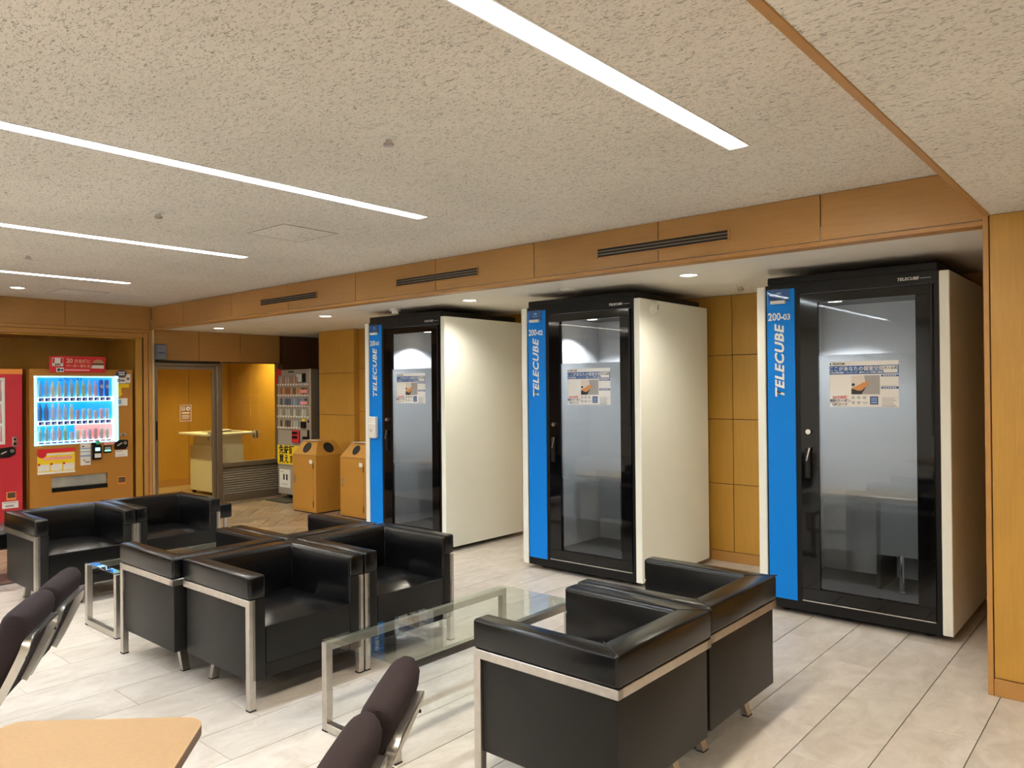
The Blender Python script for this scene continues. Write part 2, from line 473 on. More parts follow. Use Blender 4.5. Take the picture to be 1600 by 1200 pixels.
def vent(x0, x1, label):
    r = thing('air_vent', label, 'vent', ((x0 + x1) / 2, YBH, 2.404), group='slot vents in the bulkhead')
    hw = (x1 - x0) / 2; h = 0.034
    f = B()
    f.box(-hw, hw, -0.008, 0.0, h - 0.007, h, bev=0.001).box(-hw, hw, -0.008, 0.0, -h, -h + 0.007, bev=0.001)
    f.box(-hw, -hw + 0.012, -0.008, 0.0, -h, h, bev=0.001).box(hw - 0.012, hw, -0.008, 0.0, -h, h, bev=0.001)
    obj('frame', f, M_woodtrim, r)
    obj('backing', B().box(-hw + 0.01, hw - 0.01, -0.0025, 0.0, -h + 0.005, h - 0.005), M_blkm, r)
    for z in (-0.010, 0.010):
        obj('slat', B().box(-hw + 0.012, hw - 0.012, -0.0075, -0.002, z - 0.0035, z + 0.0035), M_frame, r)
vent(-7.124, -6.126, 'long slot vent in bulkhead farthest from the pillar, by the far booth')
vent(-4.988, -4.021, 'middle slot vent in the wood-panelled bulkhead')
vent(-2.925, -1.967, 'slot vent in bulkhead nearest the pillar, above the middle booth')

# ------------------------------------------------------------------ back wall, alcove end, column, recess
wb = struct('wall_back', B().box(-7.95, XP + 0.1, YB + 0.012, YB + 0.10, 0, ZS + 0.05), M_joint, label='wood-panelled wall behind the booths')
vx = [-7.95, -6.9, -5.865, -4.84, -3.82, -2.795, -1.77, XP + 0.1]
hz = [0.088, 0.663, 1.215, 1.762, ZS]
pv = {}
for a in range(len(vx) - 1):
    for b in range(len(hz) - 1):
        obj('veneer_panel', B().box(vx[a] + 0.003, vx[a + 1] - 0.003, YB, YB + 0.015, hz[b] + 0.003, hz[b + 1] - 0.003, bev=0.0012), M_wood, wb)
bb = struct('baseboard_back', B().box(-7.95, XP + 0.1, YB - 0.003, YB + 0.02, 0, 0.086, bev=0.002), M_woodtrim)

pr_ = struct('wall_right', B().box(XP + 0.026, 4.0, YP + 0.012, 7.0, 0, 2.6), M_joint, label='wood-panelled wall and pillar at the right')
obj('corner_post', B().box(XP, XP + 0.024, YP - 0.002, 7.0, 0, ZR, bev=0.002), M_woodtrim, pr_)
for x0, x1 in ((XP + 0.029, 0.40), (0.406, 1.45), (1.456, 2.5), (2.506, 4.0)):
    obj('veneer_panel', B().box(x0, x1, YP, YP + 0.016, 0.088, ZR - 0.002, bev=0.0012), M_wood, pr_)
struct('baseboard_right', B().box(XP + 0.026, 4.0, YP - 0.003, YP + 0.02, 0, 0.083, bev=0.002), M_woodtrim)

col_ = struct('wall_column', B().box(-8.59, -7.85, 6.062, 6.75, 0, ZS + 0.02), M_joint, label='wood-clad column behind the litter bins')
for z0, z1 in ((0.088, 0.62), (0.62, 1.168), (1.168, 1.712), (1.712, ZS)):
    obj('veneer_panel', B().box(-8.594, -7.846, 6.05, 6.066, z0 + 0.003, z1 - 0.003, bev=0.0012), M_wood, col_)
obj('side_panel', B().box(-7.852, -7.842, 6.066, 6.14, 0.0, ZS, bev=0.001), M_wood, col_)
obj('base_strip', B().box(-8.594, -7.846, 6.048, 6.066, 0, 0.085, bev=0.001), M_woodtrim, col_)
struct('wall_recess', B().box(XL - 0.1, -8.58, 6.75, 6.85, 0, ZS + 0.02).box(XL - 0.1, XL, 6.16, 6.75, 0, ZS + 0.02), veneer('dark_veneer', (0.13, 0.06, 0.025)), label='dark wooden recess behind the cigarette machine')

# walls outside the frame that close the room
struct('wall_front', B().box(-12.2, 4.0, -4.1, -4.0, 0, 2.7), plain('beige_wall', (0.82, 0.79, 0.73), 0.8), label='beige wall behind the viewer')
struct('wall_end', B().box(4.0, 4.1, -4.1, 7.0, 0, 2.7), plain('beige_wall_end', (0.82, 0.79, 0.73), 0.8), label='beige end wall beyond the pillar')

# ------------------------------------------------------------------ left wall: niche for the machines, glazed smoking room
wl = struct('wall_left', B().box(XL - 0.06, XL - 0.014, -4.0, 4.30, 2.20, ZC).box(XL - 0.06, XL - 0.014, -4.0, 0.6, 0, 2.2).box(XL - 0.10, XL - 0.014, 4.20, 4.30, 0, 2.2)
            .box(XL - 0.06, XL - 0.014, 4.30, 6.16, 1.87, ZS + 0.02), M_joint, label='wood-panelled left wall with machine niche and glazed door')
for y0, y1 in ((-0.8, 0.2), (0.206, 1.23), (1.236, 2.265), (2.271, 3.309), (3.315, 4.298)):
    obj('veneer_panel', B().box(XL - 0.016, XL, y0, y1, 2.262, ZC - 0.002, bev=0.0012), M_woodh_shaded, wl)
for y0, y1 in ((4.335, 4.910), (4.916, 5.497), (5.503, 6.112)):
    obj('veneer_panel', B().box(XL - 0.016, XL, y0, y1, 1.885, ZS, bev=0.0012), M_woodh_shaded, wl)
obj('metal_strip', B().box(XL - 0.012, XL + 0.004, 4.301, 4.330, 0, ZS, bev=0.001), plain('brass_strip', (0.75, 0.62, 0.40), 0.35, metal=0.8), wl)
# stepped niche frame
for k, (d, y0, y1, z0, z1) in enumerate(((0.0, 4.262, 4.298, 2.222, 2.258), (-0.012, 4.20, 4.258, 2.162, 2.218), (-0.03, 4.112, 4.196, 2.142, 2.158))):
    obj('niche_frame', B().box(XL + d - 0.05, XL + d, y0, y1, 0, z1, bev=0.003).box(XL + d - 0.05, XL + d, 0.6, y0, z0, z1, bev=0.003), M_woodtrim if k != 2 else M_wood, wl)
struct('wall_niche', B().box(-10.62, -10.55, 0.5, 4.2, 0, 2.3).box(-10.55, XL - 0.06, 4.112, 4.20, 0, 2.3).box(-10.55, XL - 0.06, 0.5, 4.2, 2.16, 2.3).box(-10.55, XL - 0.06, 0.5, 0.6, 0, 2.3), M_wood, label='dark wooden niche around the vending machines')

# smoking room shell
XI, YI = -11.85, 6.54
sm = struct('wall_smoking', B().box(XI - 0.08, XI - 0.014, 4.2, YI + 0.1, 0, 2.4).box(XI - 0.08, XL - 0.06, YI + 0.014, YI + 0.1, 0, 2.4).box(XI, XL - 0.10, 4.2, 4.28, 0, 2.4), M_joint, label='golden wood panelling inside the smoking room')
for y0, y1 in ((4.29, 5.0), (5.006, 5.866), (5.872, YI)):
    obj('veneer_panel', B().box(XI - 0.016, XI, y0, y1, 0.10, 2.3, bev=0.0012), M_wood, sm)
    obj('base_strip', B().box(XI - 0.016, XI + 0.004, y0, y1, 0, 0.097, bev=0.0012), M_woodtrim, sm)
for x0, x1 in ((XI, -11.151), (-11.145, -10.45), (-10.444, XL - 0.06)):
    obj('veneer_panel', B().box(x0, x1, YI, YI + 0.016, 0.10, 2.3, bev=0.0012), M_wood, sm)
    obj('base_strip', B().box(x0, x1, YI - 0.004, YI + 0.016, 0, 0.097, bev=0.0012), M_woodtrim, sm)
struct('ceiling_smoking', B().box(XI, XL - 0.06, 4.2, YI, 2.3, 2.4), M_soff)
struct('floor_smoking', B().box(XI, XL - 0.01, 4.2, YI, -0.004, 0.0), plain('smoking_floor', (0.40, 0.28, 0.15), 0.45, var=0.15, vscale=5))

# glazed sliding door and side light
d1 = link('door_1', None); tag(d1, 'bronze-framed glass sliding door of the smoking room', None, kind='structure')
XD = XL - 0.02
obj('header_rail', B().box(XD - 0.06, XD + 0.045, 4.335, 5.215, 1.822, 1.872, bev=0.003), M_frame, d1)
obj('track_cover', B().box(XD - 0.02, XD + 0.07, 4.335, 5.18, 1.858, 1.884, bev=0.002), M_blk, d1)
obj('stile', B().box(XD - 0.02, XD + 0.02, 4.335, 4.372, 0, 1.822, bev=0.003), M_frame, d1)
obj('stile', B().box(XD - 0.02, XD + 0.02, 5.10, 5.145, 0, 1.822, bev=0.003), M_frame, d1)
obj('rail', B().box(XD - 0.02, XD + 0.02, 4.372, 5.10, 1.775, 1.822, bev=0.003), M_frame, d1)
obj('rail', B().box(XD - 0.02, XD + 0.02, 4.372, 5.10, 0.0, 0.06, bev=0.003), M_frame, d1)
obj('glass_pane', B().box(XD - 0.004, XD + 0.004, 4.368, 5.104, 0.058, 1.778), M_pane, d1)
obj('pull_handle', B().box(XD + 0.02, XD + 0.032, 4.343, 4.362, 0.88, 1.12, bev=0.003), M_blk, d1)
stk = obj('no_smoking_sticker', B().box(XD + 0.0045, XD + 0.0055, 4.66, 4.665, 1.105, 1.315).box(XD + 0.0045, XD + 0.0055, 4.805, 4.81, 1.105, 1.315).box(XD + 0.0045, XD + 0.0055, 4.66, 4.81, 1.105, 1.110).box(XD + 0.0045, XD + 0.0055, 4.66, 4.81, 1.310, 1.315), M_prw, d1)
sb = B()
sb.box(XD + 0.0045, XD + 0.0055, 4.675, 4.725, 1.245, 1.252).box(XD + 0.0045, XD + 0.0055, 4.675, 4.725, 1.285, 1.292).box(XD + 0.0045, XD + 0.0055, 4.675, 4.682, 1.245, 1.292).box(XD + 0.0045, XD + 0.0055, 4.718, 4.725, 1.245, 1.292)
sb.box(XD + 0.0045, XD + 0.0055, 4.69, 4.712, 1.262, 1.270)
sb.ring((XD + 0.0045, 4.768, 1.268), (1, 0, 0), 0.017, 0.026, 0.001, 20)
sb.box(-0.0005, 0.0005, -0.02, 0.02, -0.003, 0.003, mat=Matrix.Translation((XD + 0.005, 4.768, 1.268)) @ Matrix.Rotation(0.8, 4, 'X'))
sb.box(XD + 0.0045, XD + 0.0055, 4.685, 4.785, 1.205, 1.219)
for z in (1.175, 1.158, 1.141): sb.box(XD + 0.0045, XD + 0.0055, 4.685, 4.785, z, z + 0.006)
obj('sticker_symbols', sb, M_prw, stk)

w1 = link('window_1', None); tag(w1, 'fixed smoking-room window above a louvred grille', None, kind='structure')
obj('mullion', B().box(XD - 0.04, XD + 0.04, 5.148, 5.225, 0, 1.885, bev=0.004), M_frame, w1)
obj('jamb', B().box(XD - 0.04, XD + 0.04, 6.065, 6.115, 0, 1.885, bev=0.004), M_frame, w1)
obj('sill', B().box(XD - 0.04, XD + 0.045, 5.225, 6.065, 0.46, 0.525, bev=0.004), M_frame, w1)
obj('base_rail', B().box(XD - 0.04, XD + 0.045, 5.225, 6.065, 0.0, 0.10, bev=0.004), M_frame, w1)
obj('glass_pane', B().box(XD - 0.004, XD + 0.004, 5.225, 6.065, 0.525, 1.885), M_pane, w1)
obj('louvre_backing', B().box(XD - 0.03, XD - 0.02, 5.225, 6.065, 0.10, 0.46), M_blkm, w1)
for k in range(11):
    z = 0.118 + k * 0.0315
    obj('louvre_slat', B().box(-0.024, 0.024, -0.42, 0.42, -0.003, 0.003, mat=Matrix.Translation((XD + 0.006, 5.645, z)) @ Matrix.Rotation(math.radians(38), 4, 'Y')), M_louv, w1)

# ------------------------------------------------------------------ ceiling strip lights
def strip(x, mat, label):
    r = thing('strip_light', label, 'ceiling light', (x, Y1, ZC), group='recessed light strips in the ceiling')
    h = B()
    y0 = -6.9
    h.box(-0.046, -0.043, y0, 0, 0.0, 0.10).box(0.043, 0.046, y0, 0, 0.0, 0.10).box(-0.046, 0.046, -0.003, 0, 0.0, 0.10).box(-0.046, 0.046, y0, 0, 0.06, 0.063)
    h.box(-0.052, -0.043, y0, 0.006, -0.003, 0.0).box(0.043, 0.052, y0, 0.006, -0.003, 0.0).box(-0.052, 0.052, 0, 0.008, -0.003, 0.0)
    obj('housing', h, M_house, r)
    y = -0.03
    while y > y0 + 1.1:
        obj('lamp', B().box(-0.0415, 0.0415, y - 1.115, y, 0.020, 0.05, bev=0.006), mat, r)
        y -= 1.145
strip(STR[0], E_warm, 'warm white light strip in the ceiling nearest the right-hand trim')
strip(STR[1], E_cool, 'cool white light strip crossing the ceiling above the black armchairs')
strip(STR[2], E_neut, 'third light strip from the right, between two sprinkler heads')
strip(STR[3], E_neut, 'shortest-looking light strip, nearest the vending machine wall')

def downlight(x, y, z, label, watts, colr=(1.0, 0.92, 0.76), r=0.062, group='round downlights', blend=1.0, size=142):
    t = thing('downlight', label, 'ceiling light', (x, y, z), group=group)
    obj('trim_ring', B().ring((0, 0, -0.006), (0, 0, 1), r - 0.004, r + 0.010, 0.006, 28), M_house, t, smooth=40)
    obj('lens', B().cyl((0, 0, -0.004), (0, 0, -0.001), r, n=28), E_down, t)
    li = bpy.data.lights.new('downlight_lamp', 'SPOT'); li.energy = watts; li.color = colr; li.spot_size = math.radians(size); li.spot_blend = blend; li.shadow_soft_size = 0.05
    link('lamp', li, None, t, (0, 0, -0.012))
    return t
downlight(-8.906, 4.80, ZS, 'soffit downlight above the smoking-room door', DOWN)
downlight(-6.70, 4.80, ZS, 'soffit downlight left of the far booth above the bins', DOWN)
downlight(-4.63, 4.83, ZS, 'soffit downlight between the far and middle booths', DOWN)
downlight(-2.504, 4.805, ZS, 'soffit downlight between the middle and nearest booths', DOWN)
downlight(-8.74, 2.57, ZC, 'downlight in the main ceiling near the vending machines', DOWN * 0.4)
downlight(0.75, 2.6, ZR, 'downlight in the low ceiling by the pillar', DOWN * 2.0, group='downlights right of the frame')
downlight(0.75, 0.6, ZR, 'downlight in the low ceiling near the viewer', DOWN * 2.0, group='downlights right of the frame')
for q, (lx, ly) in enumerate(((-10.6, 4.8), (-10.5, 6.15))):
    downlight(lx, ly, 2.3, ('downlight inside the smoking room by the door', 'downlight inside the smoking room by the window')[q], SMOKE, (1.0, 0.82, 0.34), group='smoking room downlights')

def sprinkler(x, y, z, label):
    t = thing('sprinkler', label, 'sprinkler', (x, y, z), group='ceiling sprinkler heads')
    obj('cover_plate', B().lathe([(0.036, 0.0), (0.036, -0.004), (0.016, -0.008)], 20), M_cwht, t, smooth=40)
    obj('head', B().lathe([(0.012, -0.008), (0.012, -0.022), (0.022, -0.024), (0.022, -0.034), (0.010, -0.036)], 16), M_steel, t, smooth=40)
sprinkler(-2.467, 2.091, ZC, 'sprinkler head in ceiling closest to the viewer, between two light strips')
sprinkler(-4.498, 2.053, ZC, 'sprinkler head between the second and third light strips')
sprinkler(-6.604, 2.015, ZC, 'farthest sprinkler head near the vending machine end')
sprinkler(-2.497, 5.648, ZS, 'small sprinkler head in soffit left of the nearest booth')
sprinkler(-8.935, 5.722, ZS, 'small sprinkler head in soffit by the cigarette machine')

def detector(x, y, label, h=0.035, r=0.055):
    t = thing('smoke_detector', label, 'smoke detector', (x, y, ZS), group='detectors on the soffit')
    obj('base', B().lathe([(r, 0), (r, -h * 0.4), (r * 0.85, -h * 0.5)], 24), M_cwht, t, smooth=40)
    obj('sensor_cap', B().lathe([(r * 0.7, -h * 0.5), (r * 0.65, -h * 0.9), (r * 0.4, -h)], 24), M_cwht, t, smooth=40)
detector(-5.669, 4.876, 'round smoke detector on the soffit in front of the far booth', 0.05)
detector(-3.571, 4.858, 'flat round detector on the soffit in front of the middle booth', 0.012, 0.07)
detector(-7.815, 4.813, 'flat round detector plate on the soffit left of the bins', 0.014, 0.10)

def hatch(x0, x1, y0, y1, label):
    t = thing('access_hatch', label, 'hatch', ((x0 + x1) / 2, (y0 + y1) / 2, ZC), group='ceiling access hatches')
    a, b = (x1 - x0) / 2, (y1 - y0) / 2
    f = B(); k = 0.005
    f.box(-a, a, -b, -b + k, -0.002, 0).box(-a, a, b - k, b, -0.002, 0).box(-a, -a + k, -b, b, -0.002, 0).box(a - k, a, -b, b, -0.002, 0)
    obj('rim', f, plain('hatch_rim', (0.22, 0.18, 0.14), 0.6), t)
    obj('lid', B().box(-a + k, a - k, -b + k, b - k, -0.0015, 0.0), M_ceil, t)
hatch(-4.67, -4.235, 2.72, 3.14, 'square access hatch in ceiling beside the cool light strip')
hatch(-9.0, -8.54, 2.91, 3.37, 'square access hatch in ceiling near the vending machine wall')

# ------------------------------------------------------------------ booths
BW, BD = 1.148, 1.09
LG = {}
def booth(x0, y0, num, label):
    t = thing('phone_booth', label, 'booth', (x0, y0, 0), group='work booths in the alcove')
    # local: x 0..BW, front face at y=0, back at y=BD
    body = B()
    body.box(0.057, BW - 0.055, 0.012, 0.07, 0.035, 0.105)               # bottom rail
    body.box(0.057, BW - 0.055, 0.012, 0.07, 2.095, 2.165)               # header
    body.box(0.057, 0.068, 0.012, 0.07, 0.105, 2.095)
    body.box(0.250, 0.283, 0.012, 0.07, 0.105, 2.095).box(1.063, BW - 0.055, 0.012, 0.07, 0.105, 2.095)
    body.box(0.064, 0.283, 0.05, 0.07, 0.105, 2.095)
    obj('front_frame', body, M_blk, t)
    obj('roof', B().box(0.072, BW - 0.062, 0.004, BD - 0.02, 2.165, 2.215, bev=0.006), M_blk, t)
    obj('base', B().box(0.06, BW - 0.06, 0.04, BD - 0.03, 0.03, 0.095), M_blkm, t)
    for px in (0.14, BW - 0.14):
        for py in (0.12, BD - 0.12):
            obj('foot', B().cyl((px, py, 0), (px, py, 0.032), 0.025, n=14), M_rub, t)
    obj('side_panel', B().box(0, 0.057, 0, BD, 0.04, 2.16, bev=0.006, seg=2), M_white, t)
    obj('side_panel', B().box(BW - 0.055, BW, 0, BD, 0.04, 2.16, bev=0.006, seg=2), M_white, t)
    obj('back_panel', B().box(0.057, BW - 0.055, BD - 0.045, BD, 0.04, 2.165), M_white, t)
    # lining
    ln = B()
    ln.box(0.057, 0.085, 0.071, BD - 0.045, 0.095, 2.12).box(BW - 0.083, BW - 0.055, 0.071, BD - 0.045, 0.095, 2.12).box(0.085, BW - 0.083, BD - 0.075, BD - 0.045, 0.095, 2.12)
    obj('lining', ln, M_gry, t)
    obj('inner_ceiling', B().box(0.085, BW - 0.083, 0.071, BD - 0.075, 2.10, 2.165), plain('booth_ceiling', (0.10, 0.10, 0.10), 0.9), t)
    obj('carpet', B().box(0.085, BW - 0.083, 0.071, BD - 0.075, 0.095, 0.105), M_carp, t)
    lm = obj('lamp', B().cyl((0.33, 0.55, 2.085), (0.33, 0.55, 2.10), 0.05, n=20), E_down, t)
    li = bpy.data.lights.new('booth_lamp', 'SPOT'); li.energy = BOOTH; li.color = (0.95, 0.97, 1.0); li.spot_size = math.radians(120); li.spot_blend = 0.25; li.shadow_soft_size = 0.03
    link('lamp_bulb', li, None, lm, (0.33, 0.55, 2.075))
    # desk inside
    ds = obj('desk', B().box(0.10, BW - 0.10, 0.62, BD - 0.08, 0.70, 0.73, bev=0.004), M_table, t)
    obj('modesty_panel', B().box(0.60, BW - 0.10, 0.60, 0.62, 0.34, 0.70, bev=0.003), plain('desk_panel', (0.16, 0.165, 0.17), 0.6), ds)
    obj('desk_leg', B().cyl((0.74, 0.57, 0.105), (0.74, 0.57, 0.36), 0.017, n=14).cyl((0.74, 0.57, 0.105), (0.74, 0.57, 0.115), 0.03, n=14), M_chr, ds, smooth=40)
    obj('desk_side', B().box(0.575, 0.60, 0.60, BD - 0.08, 0.105, 0.70), M_blkm, ds)
    # blue sign panel
    bp = obj('blue_panel', B().box(0.066, 0.252, 0.006, 0.05, 0.095, 2.135, bev=0.002), M_blue, t)
    lettering('booth_number', '200-', 0.070, M_prw, bp, 0.127, 0.004, 1.953, sx=0.82, offset=0.0016)
    lettering('booth_number', num, 0.054, M_prw, bp, 0.201, 0.004, 1.949, sx=0.92, offset=0.0014)
    if 'tele' not in LG:
        LG['tele'] = text_mesh('TELECUBE', 0.083, shear=0.25, offset=0.0028, space=1.10)
        LG['tele'].transform(Matrix.Rotation(PI / 2, 4, 'X') @ Matrix.Rotation(PI / 2, 4, 'Z'))
        xs = [v.co.z for v in LG['tele'].vertices]; k = 0.485 / (max(xs) - min(xs))
        for v in LG['tele'].vertices: v.co.z *= k
        LG['small'] = text_mesh('TELECUBE', 0.024, shear=0.25, offset=0.0006, space=1.1)
        LG['small'].transform(Matrix.Rotation(PI / 2, 4, 'X'))
    link('brand_lettering', LG['tele'], M_prw, bp, (0.153, 0.004, 1.652))
    # acrylic card holder
    ac = obj('card_holder', B().box(0.076, 0.224, -0.012, -0.009, 2.042, 2.140, bev=0.001), M_acr, t)
    obj('holder_backing', B().box(0.082, 0.218, 0.003, 0.006, 2.052, 2.132), M_bluep, ac)
    obj('holder_clip', B().box(0.100, 0.196, -0.020, 0.006, 2.038, 2.060, bev=0.003), M_cwht, ac)
    obj('holder_print', B().box(0.135, 0.165, 0.0018, 0.003, 2.100, 2.115).box(0.12, 0.18, 0.0018, 0.003, 2.085, 2.090), M_ltbl, ac)
    link('header_lettering', LG['small'], M_prw, t, (0.925, 0.010, 2.128))
    obj('header_line', B().box(0.992, 1.05, 0.0105, 0.012, 2.125, 2.129), M_prg, t)
    # door
    dr = obj('door', B().box(0.287, 1.059, 0.004, 0.04, 0.112, 0.19, bev=0.002).box(0.287, 1.059, 0.004, 0.04, 2.03, 2.09, bev=0.002).box(0.287, 0.397, 0.004, 0.04, 0.19, 2.03).box(0.967, 1.059, 0.004, 0.04, 0.19, 2.03), M_blkg, t)
    obj('glass_pane', B().box(0.397, 0.967, 0.016, 0.022, 0.19, 2.03), M_bpane, dr)
    obj('frosted_film', B().poly([(0.397, 0.0235, 0.46), (0.967, 0.0235, 0.46), (0.967, 0.0235, 1.69), (0.397, 0.0235, 1.69)]), M_film, dr)
    obj('threshold_strip', B().box(0.287, 1.059, 0.000, 0.012, 0.104, 0.110), M_alu, dr)
    obj('edge_strip', B().box(1.046, 1.059, -0.002, 0.004, 1.2, 2.085, bev=0.001), M_blk, dr)
    obj('lock_knob', B().cyl((0.338, 0.004, 1.20), (0.338, -0.016, 1.20), 0.019, 0.016, n=20), M_chr, dr, smooth=40)
    hb = obj('handle_plate', B().box(0.314, 0.350, -0.014, 0.004, 0.90, 1.095, bev=0.004), M_blk, dr)
    obj('lever_handle', B().box(-0.006, 0.006, -0.008, 0.0, -0.045, 0.045, bev=0.003, mat=Matrix.Translation((0.338, -0.016, 1.055)) @ Matrix.Rotation(0.25, 4, 'Y')), M_chr, hb)
    poster(t, 0.468, 0.871, 1.362, 1.647)
    return t

PM = {}
def poster(t, x0, x1, z0, z1):
    W = x1 - x0; H = z1 - z0
    root = obj('poster', B().box(x0, x1, 0.0125, 0.0150, z0, z1), M_prw, t)
    def R(b, u0, u1, v0, v1, lift=0):   # v measured downwards as a share of the height
        b.box(x0 + u0 * W, x0 + u1 * W, 0.0108 - lift, 0.0128, z1 - v1 * H, z1 - v0 * H)
        return b
    def L(name, s, size, mat, u, v, **k):
        key = (s, size)
        if key not in PM:
            me = text_mesh(s, size, **k); me.transform(Matrix.Rotation(PI / 2, 4, 'X')); PM[key] = me
        link(name, PM[key], mat, root, (x0 + u * W, 0.0098, z1 - v * H))
    obj('blue_banner', R(R(R(B(), 0.0, 1.0, 0.10, 0.285), 0.755, 1.0, 0.305, 0.345), 0.755, 1.0, 0.56, 0.605), M_bluep, root)
    obj('white_box', R(B(), 0.79, 0.985, 0.115, 0.265, 0.0004), M_prw, root)
    L('headline', 'ここがあなたの個室空間', 0.0295, M_prw, 0.395, 0.170, offset=0.0004, res=2)
    L('subline', 'WEB会議/面接・テレワーク・集中したい作業に最適!', 0.0135, M_prw, 0.395, 0.250, offset=0.0002, res=1, sx=0.98)
    L('brand_lettering', 'TELECUBE', 0.017, M_prk, 0.135, 0.055, shear=0.25, offset=0.0005)
    L('member_lettering', '個人会員', 0.0185, M_prk, 0.888, 0.165, offset=0.0003, res=2)
    obj('brand_mark', R(B(), 0.005, 0.02, 0.03, 0.08), M_prk, root)
    L('red_line', '30分体験', 0.023, M_prr, 0.155, 0.795, offset=0.0004, res=2)
    L('blue_line', '無料クーポン', 0.0215, M_navy, 0.16, 0.870, offset=0.0004, res=2)
    L('black_line', 'QRコード', 0.0215, M_prk, 0.155, 0.947, offset=0.0003, res=2)
    # small photograph of the cabin: white wall, grey wall, orange desk, dark shadow
    u0, u1, v0, v1 = 0.325, 0.735, 0.315, 0.725
    ph = obj('photo', R(B(), u0, u1, v0, v1), plain('photo_grey', (0.36, 0.35, 0.36), 0.5), root)
    def P(name, pts, mat, lift):
        obj(name, B().prism([(x0 + (u0 + a * (u1 - u0)) * W, z1 - (v0 + b * (v1 - v0)) * H) for a, b in pts], 0.0104 - lift, 0.0112, 'y'), mat, ph)
    P('photo_wall', [(0, 0), (0.46, 0), (0.5, 0.36), (0, 0.66)], plain('photo_white', (0.72, 0.66, 0.60), 0.5), 0)
    P('photo_shadow', [(0, 0.70), (0.3, 0.8), (0.52, 0.62), (0.36, 1), (0, 1)], M_prk, 0.0001)
    P('photo_desk', [(0.02, 0.68), (0.44, 0.36), (0.66, 0.36), (0.62, 0.46), (0.36, 0.80), (0.22, 0.80)], plain('photo_desk', (0.62, 0.27, 0.08), 0.5), 0.0003)
    P('photo_seat', [(0.01, 0.44), (0.08, 0.40), (0.14, 0.46), (0.10, 0.56), (0.02, 0.56)], M_prk, 0.0004)
    ic = B()
    for a, b in ((0.35, 0.795), (0.43, 0.795), (0.515, 0.795), (0.35, 0.905), (0.43, 0.905)):
        ic.ring((x0 + a * W, 0.0128, z1 - b * H), (0, -1, 0), 0.006, 0.0095, 0.0018, 16)
        ic.box(x0 + a * W - 0.003, x0 + a * W + 0.003, 0.011, 0.0128, z1 - b * H - 0.003, z1 - b * H + 0.003)
    obj('icons', ic, M_prg, root)
    obj('navy_square', R(B(), 0.595, 0.71, 0.77, 0.945), M_navy, root)
    obj('navy_square_print', R(R(R(B(), 0.61, 0.695, 0.80, 0.825, 0.0003), 0.61, 0.695, 0.84, 0.865, 0.0003), 0.61, 0.695, 0.885, 0.92, 0.0003), M_ltbl, root)
    tl = B()
    for v in (0.815, 0.85, 0.885, 0.92, 0.95, 0.975): R(tl, 0.765, 0.765 + random.uniform(0.15, 0.21), v, v + 0.012)
    R(tl, 0.475, 0.565, 0.89, 0.902); R(tl, 0.495, 0.55, 0.92, 0.93); R(tl, 0.80, 0.975, 0.225, 0.24)
    R(tl, 0.765, 0.985, 0.535, 0.54); R(tl, 0.765, 0.985, 0.79, 0.795)
    obj('text_lines', tl, M_prg, root)
    bpn = B()
    for q in range(6):
        R(bpn, 0.785 + q * 0.032, 0.805 + q * 0.032, 0.316, 0.334, 0.0003); R(bpn, 0.785 + q * 0.032, 0.805 + q * 0.032, 0.573, 0.592, 0.0003)
    obj('bar_print', bpn, M_prw, root)

b1 = booth(-6.125, 4.86, '01', 'white and black work booth numbered 200-01, farthest, beside the litter bins')
b2 = booth(-4.100, 4.90, '02', 'white and black work booth numbered 200-02, in the middle of three')
b3 = booth(-2.090, 4.975, '03', 'white and black work booth numbered 200-03, nearest, beside the wooden pillar')
rd = obj('card_reader', B().box(0.075, 0.195, -0.035, 0.006, 1.02, 1.225, bev=0.008, seg=2).box(0.10, 0.215, -0.055, -0.02, 1.015, 1.16, bev=0.008, seg=2), M_cwht, b1)
obj('reader_mark', B().ring((0.155, -0.0545, 1.09), (0, -1, 0), 0.010, 0.016, 0.001, 20).ring((0.155, -0.0545, 1.09), (0, -1, 0), 0.003, 0.006, 0.001, 14), M_prg, rd)
sn = obj('alarm_sounder', B().cyl((BW, 0.19, 2.10), (BW + 0.022, 0.19, 2.10), 0.052, 0.046, n=28).cyl((BW + 0.022, 0.19, 2.10), (BW + 0.035, 0.19, 2.10), 0.038, 0.03, n=28), M_cwht, b2, smooth=40)
sh = B()
for k in range(3):
    a = -0.7 + k * 0.7
    sh.box(BW + 0.0325, BW + 0.0362, 0.19 + 0.018 * math.cos(a) - 0.005, 0.19 + 0.018 * math.cos(a) + 0.005, 2.10 + 0.020 * math.sin(a) - 0.005, 2.10 + 0.020 * math.sin(a) + 0.005)
obj('sounder_slots', sh, M_blkm, sn)

